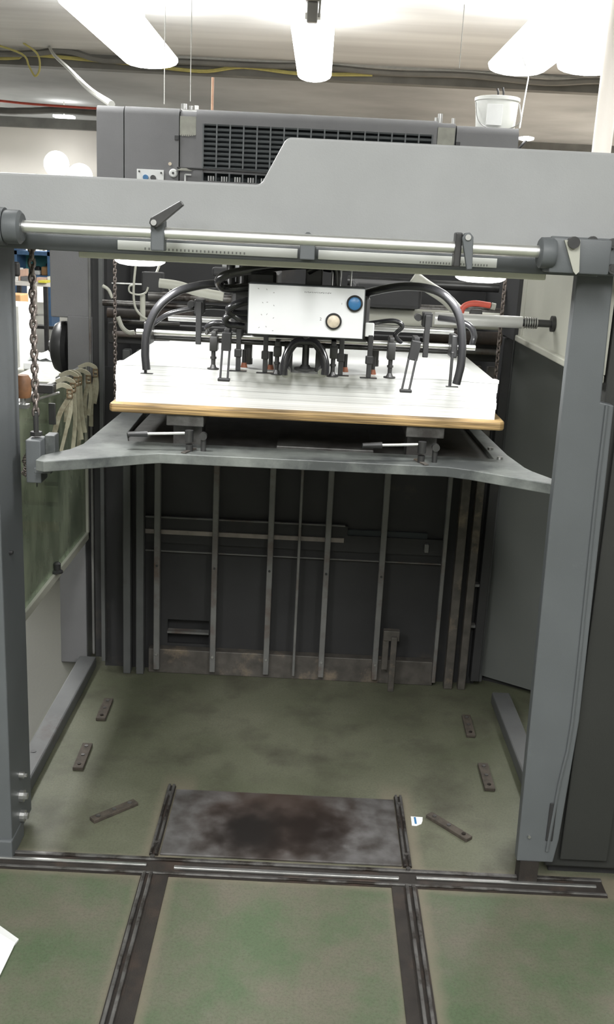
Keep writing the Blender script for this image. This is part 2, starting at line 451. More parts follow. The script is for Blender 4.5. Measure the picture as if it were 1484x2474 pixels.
def dup(root, offset, label=None, scale=None):
    """copy a thing with its parts and their sub-parts"""
    r = root.copy(); COL.objects.link(r); r.location = root.location + Vector(offset)
    if scale: r.scale = scale
    if label: r['label'] = label
    def rec(o, p):
        for ch in list(o.children):
            if ch.name in seen: continue
            c = ch.copy(); COL.objects.link(c); c.parent = p
            seen.add(c.name)
            rec(ch, c)
    seen = set()
    rec(root, r)
    return r

# ================================================================ SETTING
b = nb(); bx(b, -9, 9, -4, 24, -0.12, 0); o = struct('floor', b, 'floor'); o['label'] = 'worn green painted concrete floor'; o['category'] = 'floor'
b = nb(); bx(b, -9, 9, -4, 13.2, 3.6, 3.75); o = struct('ceiling', b, 'ceil'); o['label'] = 'pale boarded ceiling over the near bay'; o['category'] = 'ceiling'
b = nb(); bx(b, -9, 9, 13.2, 21.4, 3.6, 3.75); o = struct('ceiling', b, 'ceil_far'); o['label'] = 'boarded ceiling beyond the cable beam, its grey deepened for the unlit bay'; o['category'] = 'ceiling'
b = nb(); bx(b, -9, 9, 21.2, 21.4, 0, 3.6); o = struct('wall_back', b, 'wall'); o['label'] = 'cream painted wall at the far end of the hall'; o['category'] = 'wall'
# ribs of the sheet cladding on the right of the far wall
for i in range(26):
    b = nb(); bx(b, 4.2 + i * 0.18, 4.25 + i * 0.18, 21.17, 21.2, 2.2, 3.42)
    obj('cladding_rib', b, 'wall_side', o)
b = nb(); bx(b, -9.2, -9, -4, 21.4, 0, 3.6); o = struct('wall_left', b, 'wall_side'); o['label'] = 'side wall of the hall on the left'; o['category'] = 'wall'
b = nb(); bx(b, 9, 9.2, -4, 21.4, 0, 3.6); o = struct('wall_right', b, 'wall_side'); o['label'] = 'side wall of the hall on the right'; o['category'] = 'wall'
b = nb(); bx(b, -9, 9, -4.2, -4, 0, 3.6); o = struct('wall_front', b, 'wall_side'); o['label'] = 'wall behind the viewer'; o['category'] = 'wall'
# beam under the ceiling between the two bays and the far one over the back wall
b = nb(); bx(b, -9, 9, 13.05, 13.25, 3.44, 3.6); o = struct('trim_1', b, 'tray'); o['label'] = 'dark beam across the ceiling between the bays'; o['category'] = 'beam'
b = nb(); bx(b, -9, 9, 20.9, 21.1, 3.42, 3.6); o = struct('trim_2', b, 'tray'); o['label'] = 'dark cable tray along the top of the far wall'; o['category'] = 'cable tray'
# round cream hall pillar on the right
t = thing('hall_pillar', 'round cream pillar rising on the right behind the machine', 'pillar', (1.83, 7.0, 0))
b = nb(); cyl(b, (1.83, 7, 0), (1.83, 7, 3.6), 0.062, 24); obj('shaft', b, 'wall', t, smooth=True)
b = nb(); cyl(b, (1.83, 7, 0), (1.83, 7, 0.03), 0.12, 24); obj('base_plate', b, 'wall', t, smooth=True)

# windows in the far wall seen under the beam at the left
def far_window(n, x0, x1, z0, z1, panes):
    fr = nb()
    yb = 21.12
    bx(fr, x0 - .05, x1 + .05, yb, yb + .08, z1, z1 + .06); bx(fr, x0 - .05, x1 + .05, yb, yb + .08, z0 - .06, z0)
    f = struct('window_%d' % n, fr, 'wall_side'); f['label'] = 'bright window in the far wall, number %d from the left' % n
    wv = (x1 - x0) / panes
    for i in range(panes + 1):
        s = nb(); bx(s, x0 + i * wv - .035, x0 + i * wv + .035, yb, yb + .08, z0, z1); obj('mullion', s, 'wall_side', f)
    for i in range(panes):
        s = nb(); bx(s, x0 + i * wv + .035, x0 + (i + 1) * wv - .035, yb + .03, yb + .05, z0, z1); obj('pane', s, 'daylight', f)
    return f
far_window(1, -6.28, -5.75, 0.95, 2.0, 1)
far_window(2, -5.40, -4.5, 0.95, 1.45, 2)
bpy.data.objects['window_1']['label'] = 'tall blown out window left of the chain'
bpy.data.objects['window_2']['label'] = 'row of small bright panes above the blue rack'

# ================================================================ FLOOR FITTINGS
def rail_piece(b, x0, x1, y0, y1):
    bx(b, x0, x1, y0, y1, 0.0005, 0.003)
# transverse rail
t = thing('floor_rail', 'long dark steel rail let into the floor across the feeder mouth', 'floor rail', (0, 2.24, 0))
b = nb(); bx(b, -1.2, 0.82, 2.203, 2.280, 0.0, 0.003); obj('channel', b, 'rail_dark', t)
b = nb(); bx(b, -1.2, -0.372, 2.236, 2.246, 0.003, 0.009, .002); bx(b, -0.30, 0.285, 2.228, 2.240, 0.003, 0.010, .002); bx(b, 0.33, 0.80, 2.236, 2.246, 0.003, 0.009, .002); obj('guide_edge', b, 'steel', t, label='polished steel guide edge')
b = nb(); bx(b, -1.2, 0.82, 2.262, 2.274, 0.003, 0.009, .002); obj('lip', b, 'rail_steel', t)
b = nb(); bx(b, -1.2, 0.82, 2.206, 2.214, 0.003, 0.008, .002); obj('lip', b, 'rail_steel', t)
def track(xc, side, label):
    t = thing('floor_track', label, 'floor rail', (xc, 1.7, 0), None)
    s = side
    # base flat, two upright rails, a flat brown strip on the inner side
    b = nb(); bx(b, xc - .012, xc + .012, 2.29, 2.63, 0.0, 0.005); bx(b, min(xc, xc) - .018, xc + .018, 1.2, 2.205, 0.0, 0.005); obj('channel', b, 'rail_dark', t)
    b = nb(); bx(b, xc - .010, xc - .003, 2.285, 2.63, 0.005, 0.012, .0015); bx(b, xc - .014, xc - .005, 1.2, 2.205, 0.005, 0.014, .002); obj('rail_bar', b, 'rail_steel', t)
    b = nb(); bx(b, xc + .003, xc + .010, 2.285, 2.63, 0.005, 0.012, .0015); bx(b, xc + .003, xc + .012, 1.2, 2.205, 0.005, 0.014, .002); obj('rail_bar', b, 'rail_steel', t)
    x0, x1 = (xc + .018, xc + .052) if s > 0 else (xc - .048, xc - .018)
    b = nb(); bx(b, x0, x1, 1.2, 2.205, 0.0, 0.004); obj('rusty_strip', b, 'rail_dark', t, label='rusty brown flat strip beside the rail')
    for y in (2.33, 2.58, 2.27):
        b = nb(); cyl(b, (xc, y, .005), (xc, y, .015), .006, 8); obj('screw', b, 'rail_steel', t)
    return t
track(-0.362, 1, 'left floor track running from the plate towards the viewer')
track(0.312, -1, 'right floor track running from the plate towards the viewer')

b = nb(); bx(b, -0.346, 0.298, 2.292, 2.612, 0, 0.006, .002)
o = obj('steel_plate', b, 'plate', None, origin=(-0.024, 2.452, 0)); tag(o, 'rust and oil stained steel plate between the two floor tracks', 'floor plate')

def strip(p, q, wd, label):
    p, q = Vector(p), Vector(q)
    c = (p + q) / 2; L_ = (q - p).length; a = math.atan2((q - p).y, (q - p).x)
    t = thing('rubber_strip', label, 'rubber strip', (c.x, c.y, 0), 'ribbed rubber strips screwed to the feeder floor')
    R_ = Matrix.Rotation(a, 3, 'Z')
    b = nb(); bx(b, c.x - L_ / 2, c.x + L_ / 2, c.y - wd / 2, c.y + wd / 2, 0, 0.011, .002, rot=R_, c=(c.x, c.y, 0.0055)); obj('pad', b, 'rubber', t)
    for i in (-0.36, 0, 0.36):
        pp = c + Vector((math.cos(a), math.sin(a), 0)) * L_ * i
        b = nb(); cyl(b, (pp.x, pp.y, .011), (pp.x, pp.y, .0135), .006, 8); obj('screw', b, 'rail_steel', t)
strip(on(243, 1742), on(263, 1693), .032, 'short dark strip on the left floor, nearest the back barrier')
strip(on(188, 1862), on(212, 1802), .032, 'dark strip on the left floor halfway along the left sill')
strip(on(222, 1986), on(328, 1942), .026, 'angled dark strip on the left floor beside the left track')
strip(on(1138, 1783), on(1126, 1733), .030, 'short dark strip on the right floor, nearest the back barrier')
strip(on(1184, 1912), on(1166, 1850), .032, 'dark strip on the right floor halfway along the right sill')
strip(on(1036, 1972), on(1134, 2032), .026, 'angled dark strip on the right floor beside the torn label')

# torn label
sc = on(1008, 1985)
t = thing('torn_label', 'torn white paper label with a blue mark on the floor', 'paper scrap', (sc.x, sc.y, 0))
b = nb(); prism(b, [(sc.x - .017, sc.y - .022), (sc.x - .004, sc.y - .023), (sc.x + .011, sc.y - .012), (sc.x + .016, sc.y + .004), (sc.x + .018, sc.y + .022), (sc.x - .016, sc.y + .023)], 0.0, 0.0015); obj('paper', b, 'white', t)
b = nb(); bx(b, sc.x - .008, sc.x - .002, sc.y - .014, sc.y + .02, 0.0015, 0.0018); obj('printed_mark', b, 'blue', t, label='dark blue printed stroke')
# folded leaflet at the left
t = thing('folded_leaflet', 'white folded paper at the left edge of the floor', 'paper', (-0.7, 1.9, 0))
b = nb(); prism(b, [(-0.622, 1.924), (-0.618, 1.942), (-0.70, 2.003), (-0.78, 2.05), (-0.80, 2.03), (-0.70, 1.982)], 0, 0.004); obj('lower_leaf', b, 'stack', t)  # greyer material puts the shade of this leaf into its colour
b = nb(); prism(b, [(-0.621, 1.926), (-0.625, 1.80), (-0.84, 1.75), (-0.80, 2.03), (-0.70, 1.978)], 0.004, 0.006); obj('upper_leaf', b, 'white', t)

# ================================================================ FEEDER FRAME
YF = 2.25
fr = thing('feeder_frame', 'grey steel frame of the feeder with two posts, cross beam and guide rod', 'machine frame', (-0.06, 2.3, 0))
b = nb(); bx(b, -0.93, -0.724, YF, YF + .18, 0.03, 1.56, .004)
obj('post', b, 'column', fr, label='left hand post, blue grey paint')
b = nb(); prism(b, [(0.588, 0.065), (0.682, 0.065), (0.690, 0.132), (0.702, 0.47), (0.686, 1.262), (0.655, 1.268), (0.648, 1.56), (0.567, 1.56), (0.571, 1.0)], YF, YF + .03, XZ)
obj('post', b, 'column', fr, label='right hand post, blue grey paint', bevel=.003)
b = nb(); bx(b, 0.597, 0.645, YF - .005, YF + .04, 0, 0.066); obj('foot_block', b, 'rail_dark', fr)
b = nb(); bx(b, -0.80, -0.722, YF - .01, YF + .1, 0.0, 0.056, .004); obj('foot_block', b, 'column', fr)
b = nb(); tube(b, [(0.662, YF - .002, 0.10), (0.672, YF - .002, 0.3), (0.684, YF - .002, .47), (0.672, YF - .002, 1.0), (0.669, YF - .002, 1.262)], .0045, 8, 3); obj('edge_bead', b, 'column', fr, label='rounded bright edge of the right post', smooth=True)
b = nb(); cyl(b, (0.612, YF, 0.14), (0.612, YF - .006, 0.14), .004, 10); obj('bolt', b, 'steel', fr)
for (px, py) in ((32, 1297), (22, 1297)):
    p = at(px, py, YF + .08); 
b = nb(); cyl(b, (-0.724, 2.31, 0.82), (-0.715, 2.31, 0.82), .005, 10); obj('bolt', b, 'black', fr)
for (py, r) in ((1872, .009), (1922, .016), (1970, .016)):
    p = at(43, py, 2.33)
    b = nb(); cyl(b, (-0.724, 2.33, p.z), (-0.712, 2.33, p.z), r, 12); cyl(b, (-0.712, 2.33, p.z), (-0.704, 2.33, p.z), r * .6, 6); obj('bolt', b, 'steel', fr)
# cross beam with its cut-away on the left
top = [(-1.05, 1.700), (-0.142, 1.700)]
nt_ = []
for i in range(6):
    a = i / 5 * math.radians(62)
    nt_.append((-0.142 + .018 * math.sin(a), 1.718 - .018 * math.cos(a)))
nt2 = []
for i in range(6):
    a = math.radians(62) - i / 5 * math.radians(62)
    nt2.append((-0.068 - .02 * math.sin(a), 1.777 + .02 * math.cos(a)))
poly = [(-1.05, 1.552)] + [(-1.05, 1.700)] + nt_ + nt2 + [(1.0, 1.797), (1.0, 1.552)]
b = nb(); prism(b, poly, YF - .048, YF - .004, XZ); obj('cross_beam', b, 'beam', fr, bevel=.005, label='broad grey cross beam with a cut-away top left')
b = nb(); bx(b, -1.05, 0.60, YF - .052, YF - .006, 1.545, 1.578, .003); obj('lower_flange', b, 'column', fr)
b = nb(); bx(b, -1.05, 0.645, YF - .004, YF + .32, 1.549, 1.556); obj('lamp_tray', b, 'cream', fr)
b = nb(); bx(b, -0.53, 0.50, YF + .0, YF + .012, 1.531, 1.549, .003); obj('tray_lip', b, 'lip_lit', fr, label='cream painted lip under the beam')
# guide rod
YR = 2.13
b = nb(); cyl(b, (-0.65, YR, 1.592), (0.46, YR, 1.592), .0125, 28); obj('guide_rod', b, 'chrome', fr, smooth=True, label='polished chrome guide rod')
b = nb(); lathe(b, (0.452, YR, 1.590), [(.026, 0), (.031, .004), (.031, .028), (.027, .034)], 28, 'X'); bx(b, 0.475, 0.60, YR - .01, YF, 1.551, 1.622, .005); obj('rod_bearing', b, 'column', fr, smooth=True)
b = nb(); bx(b, 0.49, 0.98, YF - .055, YF - .03, 1.548, 1.625, .003); obj('mounting_plate', b, 'column', fr)
b = nb(); lathe(b, (-0.652, YR, 1.590), [(.032, 0), (.034, .004), (.034, .030), (.028, .036)], 28, 'X'); cyl(b, (-0.80, YR + .01, 1.590), (-0.655, YR + .01, 1.590), .038, 24); obj('rod_bearing', b, 'column', fr, smooth=True)
for (px, py) in ((1432, 583), (1427, 648), (1482, 588), (1480, 650)):
    p = at(px, py, YF - .06)
    b = nb(); cyl(b, (p.x, YF - .055, p.z), (p.x, YF - .066, p.z), .0105, 16); cyl(b, (p.x, YF - .066, p.z), (p.x, YF - .067, p.z), .006, 6)
    obj('bolt', b, 'gunmetal', fr, smooth=True)
p = at(1386, 586, YR - .02)
b = nb(); cyl(b, (p.x, YR - .01, p.z), (p.x, YR - .028, p.z), .012, 16); obj('bolt', b, 'gunmetal', fr, smooth=True, label='bolt holding the cream pointer')
b = nb(); q = at(1393, 660, YR - .02); prism(b, [(p.x - .018, p.z + .004), (p.x + .014, p.z + .006), (q.x + .006, q.z + .003), (q.x, q.z - .003), (q.x - .006, q.z + .003)], YR - .018, YR - .012, XZ); obj('pointer', b, 'cream', fr, label='cream pointed lever')
# sills
b = nb(); bx(b, -0.828, -0.764, 2.43, 3.44, 0, 0.045, .006); s_ = obj('sill', b, 'sill', fr, label='left floor sill')
b = nb(); cyl(b, (-0.80, 2.72, 0.0455), (-0.80, 2.72, 0.0462), .009, 12); obj('bolt_hole', b, 'black', s_)
b = nb(); bx(b, 0.700, 0.765, 2.52, 3.30, 0, 0.045, .006); obj('sill', b, 'sill', fr, label='right floor sill')
# rule strips, tick marks
def rule(x0, x1, name_lab):
    b = nb(); bx(b, x0, x1, YF - .0555, YF - .052, 1.5535, 1.573, .001); r = obj('rule', b, 'rule', fr, label=name_lab)
    return r
r1 = rule(-0.433, -0.047, 'left white measuring rule on the beam')
r2 = rule(-0.003, 0.380, 'right white measuring rule on the beam')
b = nb()
for i in range(26): bx(b, -0.375 + i * .0085, -0.372 + i * .0085, YF - .0558, YF - .0554, 1.5555, 1.5605)
obj('tick_marks', b, 'faded_ink', r1, kind='stuff')
b = nb()
for i in range(24): bx(b, 0.215 + i * .0062, 0.2175 + i * .0062, YF - .0558, YF - .0554, 1.5555, 1.5600)
obj('tick_marks', b, 'faded_ink', r2, kind='stuff')
b = nb(); cyl(b, (-0.026, YR + .01, 1.600), (-0.026, YR + .01, 1.608), .012, 12, .003); bx(b, -0.041, -0.010, YR - .006, YF - .05, 1.553, 1.598, .002); obj('rod_support', b, 'column', fr, label='middle bracket carrying the rod')

# clamps on the rod
def clamp(x, tip, label, low):
    t = thing('rod_clamp', label, 'clamp lever', (x, YR, 1.592))
    if low:
        b = nb(); bx(b, x - .016, x - .002, YR - .017, YR + .02, 1.553, 1.622, .003); obj('clamp_block', b, 'gunmetal', t)
        a = Vector((x + .006, YR - .03, 1.613))
    else:
        b = nb(); bx(b, x - .014, x + .014, YR - .017, YR + .02, 1.556, 1.618, .003); obj('clamp_block', b, 'column', t)
        a = Vector((x - .004, YR - .028, 1.612))
    tip = Vector((tip[0], YR - .030, tip[1]))
    d = (tip - a).normalized(); n = Vector((-d.z, 0, d.x))
    b = nb(); prism(b, [((a + n * .0115).x, (a + n * .0115).z), ((tip + n * .0055).x, (tip + n * .0055).z), ((tip - n * .0055).x, (tip - n * .0055).z), ((a - n * .0115).x, (a - n * .0115).z), ((a - d * .009 - n * .005).x, (a - d * .009 - n * .005).z), ((a - d * .009 + n * .005).x, (a - d * .009 + n * .005).z)], YR - .036, YR - .022, XZ)
    obj('lever', b, 'gunmetal' if not low else 'column', t, bevel=.002)
    b = nb(); cyl(b, (a.x, YR - .036, a.z), (a.x, YR - .040, a.z), .006, 12); obj('screw', b, 'steel', t)
    b = nb(); cyl(b, (a.x, YR - .022, a.z), (a.x, YR - .010, a.z), .009, 12); obj('pivot', b, 'gunmetal', t)
clamp(-0.335, (-0.282, 1.653), 'black clamp lever on the rod pointing up, left of the beam cut-away', False)
clamp(0.293, (0.308, 1.550), 'grey clamp lever on the rod hanging down, over the right rule', True)

# work lamps under the beam
def work_lamp(x, label):
    t = thing('work_lamp', label, 'lamp', (x, 2.37, 1.549), 'round work lamps under the beam')
    b = nb(); lathe(b, (x, 2.37, 1.532), [(.098, 0), (.104, .006), (.104, .012), (.09, .017)], 36); obj('housing', b, 'cream', t, smooth=True)
    b = nb(); lathe(b, (x, 2.37, 1.515), [(.01, 0), (.03, .0008), (.048, .004), (.057, .009), (.059, .015)], 36); obj('lens', b, 'lens', t, smooth=True)
work_lamp(-0.415, 'lit round work lamp under the beam at the left, near the chain')
work_lamp(0.375, 'lit round work lamp under the beam at the right, below the rod clamp')

# ================================================================ LIFT CARRIAGE
ZY = 1.060
t = thing('lift_carriage', 'grey steel lifting carriage with two horns carrying the pile board', 'lifting carriage', (0, 2.5, 1.03))
outer = [(-0.626, 2.278), (-0.50, 2.352), (-0.41, 2.412), (-0.376, 2.429), (-0.114, 2.432), (0.345, 2.434), (0.40, 2.412), (0.50, 2.352), (0.584, 2.300),
         (0.600, 2.315), (0.600, 2.345), (0.56, 2.43), (0.548, 2.47), (0.53, 2.62), (0.51, 3.1), (0.475, 3.1), (0.483, 2.64), (0.483, 2.56), (-0.478, 2.56), (-0.50, 2.66), (-0.515, 3.1), (-0.575, 3.1), (-0.582, 2.62), (-0.583, 2.50), (-0.60, 2.43), (-0.648, 2.345), (-0.648, 2.29)]
b = nb(); prism(b, outer, ZY - .026, ZY); obj('yoke_plate', b, 'yoke', t, bevel=.002)
b = nb(); bx(b, -0.50, 0.485, 2.555, 3.1, 1.030, 1.048); obj('bed_plate', b, 'yoke_dark', t, label='oily dark bed behind the front plate')
# upright sleeves at the horn tips
b = nb(); bx(b, -0.692, -0.655, 2.36, 2.42, 0.985, 1.092, .003); obj('chain_sleeve', b, 'column', t)
b = nb(); bx(b, -0.655, -0.630, 2.40, 2.44, 1.03, 1.098, .002); obj('side_guide', b, 'yoke', t)
b = nb(); bx(b, -0.662, -0.62, 2.32, 2.42, 1.02, 1.034, .002); obj('horn_bracket', b, 'column', t)
for (x0, x1, lv) in ((-0.370, -0.275, -1), (0.243, 0.340, 1)):
    b = nb(); bx(b, x0, x1, 2.50, 2.64, 1.118, 1.1475, .002); bx(b, x0 + .01, x1 - .01, 2.56, 2.64, 1.048, 1.118); obj('support_block', b, 'yoke_dark', t)
def bed_lever(xk, side):
    k = nb(); yb = 2.47
    cyl(k, (xk, yb, 1.085), (xk, yb, 1.114), .0105, 14); cyl(k, (xk, yb, 1.06), (xk, yb, 1.078), .009, 12)
    h = obj('lever_hub', k, 'gunmetal', t, smooth=True)
    b = nb(); cyl(b, (xk - .012, yb, 1.106), (xk - .105, yb - .015, 1.103), .0038, 10); obj('lever_arm', b, 'chrome', h, smooth=True)
    b = nb(); cyl(b, (xk - .103, yb - .015, 1.103), (xk - .152, yb - .022, 1.101), .0085, 14, .0065); obj('lever_grip', b, 'black', h, smooth=True)
    b = nb(); cyl(b, (xk + .035, yb + .01, 1.06), (xk + .035, yb + .01, 1.10), .007, 12); cyl(b, (xk + .035, yb - .004, 1.100), (xk + .035, yb + .012, 1.100), .010, 12); obj('spindle', b, 'gunmetal', t, smooth=True)
    b = nb(); bx(b, xk - .006, xk + .006, 2.436, 2.50, 1.0602, 1.064, .001, rot=Matrix.Rotation(-.35 * side, 3, 'Z')); obj('slot_bar', b, 'rust_band', t, label='brown slotted bar')
bed_lever(-0.307, 1); bed_lever(0.283, -1)
b = nb(); bx(b, -0.09, 0.17, 2.60, 2.9, 1.048, 1.058, .002); obj('centre_pad', b, 'yoke_dark', t)
b = nb(); cyl(b, (0.50, 2.56, 1.06), (0.50, 2.56, 1.066), .008, 10); obj('bolt', b, 'steel', t)
b = nb(); cyl(b, (0.495, 2.68, 1.06), (0.495, 2.68, 1.066), .008, 10); obj('bolt', b, 'steel', t)

# ================================================================ PILE BOARD AND PAPER
b = nb(); prism(b, [(-0.515, 2.50), (-0.508, 2.488), (0.478, 2.488), (0.489, 2.494), (0.492, 2.51), (0.492, 3.16), (-0.515, 3.16)], 1.1475, 1.170)
o = obj('pile_board', b, 'ply', None, origin=(0, 2.8, 1.1475), bevel=.005); tag(o, 'thick plywood pile board under the white paper stack', 'board')

t = thing('paper_stack', 'tall stack of large white sheets on the plywood board', 'paper stack', (0, 2.8, 1.17))
random.seed(11)
def wave(x, y, k):
    d = math.exp(-((x - 0.30) / 0.10) ** 2) * .006 - math.exp(-((x + 0.0) / 0.20) ** 2) * .006 + math.exp(-((x + 0.36) / 0.13) ** 2) * .005
    dip = -.020 * math.exp(-((y - 3.12) / 0.15) ** 2) if abs(x) > .3 else 0
    return d * k
def ream(z0, z1, x0, x1, y0, k0, k1, name='ream', y1=3.12, m='stack', corner=0):
    NX, NY = 40, 16
    bm = nb(); g = {}
    for lev, (z, k) in enumerate(((z0, k0), (z1, k1))):
        for i in range(NX + 1):
            for j in range(NY + 1):
                u = x0 + (x1 - x0) * i / NX; v = y0 + (y1 - y0) * j / NY
                zz = z + wave(u, v, k)
                if corner and lev == 1:
                    e = max(0, (abs(i / NX - .5) * 2 - .80) / .2)
                    zz += -0.030 * e * (j / NY) ** 0.5 * e if j / NY > .1 else -0.030 * e * e * (j / NY)
                g[lev, i, j] = bm.verts.new((u, v, zz))
    for i in range(NX):
        for j in range(NY):
            bm.faces.new((g[1, i, j], g[1, i + 1, j], g[1, i + 1, j + 1], g[1, i, j + 1]))
            bm.faces.new((g[0, i, j], g[0, i, j + 1], g[0, i + 1, j + 1], g[0, i + 1, j]))
    for i in range(NX):
        for j in (0, NY): bm.faces.new((g[0, i, j], g[0, i + 1, j], g[1, i + 1, j], g[1, i, j]))
    for j in range(NY):
        for i in (0, NX): bm.faces.new((g[0, i, j], g[0, i, j + 1], g[1, i, j + 1], g[1, i, j]))
    return obj(name, bm, m, t, smooth=False)
Z0 = 1.170
zs = [Z0, 1.196, 1.213, 1.224, 1.238, 1.262]
for i in range(5):
    dx = random.uniform(-.0018, .0018); dy = random.uniform(-.0015, .0015)
    ream(zs[i] + (0.0 if i == 0 else .0003), zs[i + 1], -0.503 + dx, 0.468 + dx, 2.520 + dy, i / 6, (i + 1) / 6)
ream(1.2623, 1.271, -0.500, 0.470, 2.520, 5 / 6, 1.0, 'top_sheets', m='paper', corner=1)

# ================================================================ SUCTION HEAD
YS = 2.455
sh = thing('suction_head', 'black suction head with cross bars, presser feet and looping hoses', 'suction head', (-0.02, 2.5, 1.27))
a0 = at(330, 800, 2.50); a1 = at(1148, 846, 2.50)
b = nb(); cyl(b, (a0.x, 2.50, 1.352), (a1.x, 2.50, 1.352), .0065, 16); obj('cross_bar', b, 'chrome', sh, smooth=True)
b = nb(); cyl(b, (a0.x + .02, 2.515, 1.337), (a1.x - .02, 2.515, 1.337), .006, 14); obj('cross_bar', b, 'gunmetal', sh, smooth=True)
b = nb(); cyl(b, (a0.x + .05, 2.70, 1.372), (a1.x - .03, 2.70, 1.372), .008, 14); obj('cross_bar', b, 'steel', sh, smooth=True)
b = nb(); bx(b, -0.215, -0.10, 2.52, 2.80, 1.355, 1.515, .012); bx(b, -0.16, 0.13, 2.48, 2.80, 1.355, 1.465, .008); obj('valve_body', b, 'gunmetal', sh)
b = nb(); bx(b, -0.03, 0.01, 2.36, 2.52, 1.46, 1.53, .004); bx(b, -0.155, 0.09, 2.38, 2.46, 1.470, 1.478, .003); obj('hanger', b, 'black', sh)
for (x, z0, z1, w_) in ((-.215, 1.46, 1.548, .011), (-.185, 1.46, 1.548, .010), (.055, 1.48, 1.54, .0022), (.080, 1.48, 1.54, .0022), (.034, 1.48, 1.54, .0022)):
    b = nb(); cyl(b, (x, 2.50, z0), (x, 2.50, z1), w_, 12); obj('post', b, 'gunmetal' if w_ > .005 else 'steel', sh, smooth=True)

def foot_round(px, py, ptop, r=.015, prw=.0055):
    p = at(px, py, YS); q = at(px + 3, ptop, YS)
    g = nb(); cyl(g, (p.x, YS, p.z), (p.x, YS, p.z + .003), r, 16); cyl(g, (p.x, YS, p.z + .003), (p.x, YS, p.z + .012), r * .6, 12, prw)
    cyl(g, (p.x, YS, p.z + .012), (p.x, YS, p.z + .05), prw, 12); bx(g, p.x - .009, p.x + .010, YS - .010, YS + .03, p.z + .045, q.z - .012, .002)
    bx(g, p.x - .006, p.x + .006, YS - .006, YS + .06, q.z - .018, q.z, .002)
    cyl(g, (p.x, YS, p.z + .026), (p.x, YS, p.z + .031), prw + .0025, 10)
    f = obj('presser_foot', g, 'gunmetal', sh, smooth=True)
    return f
def foot_flat(px, py, ptop, wd=.042, white_cap=False):
    p = at(px, py, YS); q = at(px + 4, ptop, YS)
    g = nb(); bx(g, p.x - wd / 2, p.x + wd / 2, YS - .008, YS + .008, p.z, p.z + .002); bx(g, p.x - .006, p.x + .006, YS - .003, YS + .003, p.z + .002, q.z, .0015)
    bx(g, p.x - .010, p.x + .008, YS - .005, YS + .006, p.z + .035, p.z + .055, .002); bx(g, p.x - .007, p.x + .007, YS, YS + .06, q.z - .02, q.z - .004, .002)
    f = obj('flat_foot', g, 'black', sh)
    c_ = nb(); cyl(c_, (p.x + .012, YS + .035, p.z + .018), (p.x + .012, YS + .035, p.z + .050), .0055, 10); obj('sucker_stem', c_, 'gunmetal', f, smooth=True); c_ = nb(); cyl(c_, (p.x + .012, YS + .035, p.z + .006), (p.x + .012, YS + .035, p.z + .018), .009, 12, .006)
    obj('sucker', c_, 'ochre', f, smooth=True, label='orange rubber sucker behind the foot')
    if white_cap:
        w_ = nb(); bx(w_, q.x - .012, q.x + .010, YS + .01, YS + .03, q.z - .005, q.z + .028, .002); obj('cap', w_, 'white', f)
    return f
def foot_fork(px, py, ptop, lean):
    p = at(px, py, YS - .02); q = at(px + lean, ptop, YS)
    g = nb()
    bx(g, p.x - .015, p.x + .015, YS - .028, YS - .014, p.z, p.z + .008, .002)
    n = Vector((q.x - p.x, 0, q.z - p.z))
    for s in (-.009, .009):
        cyl(g, (p.x + s, YS - .02, p.z + .008), (p.x + n.x * .62 + s, YS - .005, p.z + n.z * .62), .0028, 8)
    mid = p + n * .6
    ang = math.atan2(n.x, n.z)
    c = Vector((p.x + n.x * .8, YS, p.z + n.z * .8))
    bx(g, c.x - .012, c.x + .012, YS - .008, YS + .006, c.z - n.z * .22, c.z + n.z * .14, .002, rot=Matrix.Rotation(ang, 3, 'Y'))
    bx(g, q.x - .007, q.x + .007, YS - .002, YS + .055, q.z - .022, q.z, .002)
    return obj('fork_foot', g, 'black', sh)
foot_round(515, 892, 800); foot_fork(541, 921, 795, 8); foot_flat(575, 897, 795); foot_flat(640, 902, 790); foot_round(668, 905, 825)
foot_round(803, 910, 825); foot_flat(822, 908, 800); foot_flat(890, 914, 810, white_cap=True); foot_round(941, 913, 815); foot_fork(980, 948, 815, 28)
# hanging side plates
for (px, pt, pb) in ((480, 730, 833), (1036, 762, 865)):
    p = at(px, pt, 2.48); q = at(px, pb, 2.48)
    g = nb(); bx(g, p.x - .007, p.x + .007, 2.485, 2.493, q.z, p.z, .002); bx(g, p.x - .006, p.x + .006, 2.493, 2.51, (q.z + p.z) / 2 - .03, (q.z + p.z) / 2 + .01)
    bx(g, p.x - .012, p.x + .012, 2.49, 2.53, p.z - .03, p.z + .006, .003)
    cyl(g, (p.x - .022, 2.50, p.z - .008), (p.x - .022, 2.53, p.z - .008), .009, 10)
    obj('side_plate', g, 'black', sh)
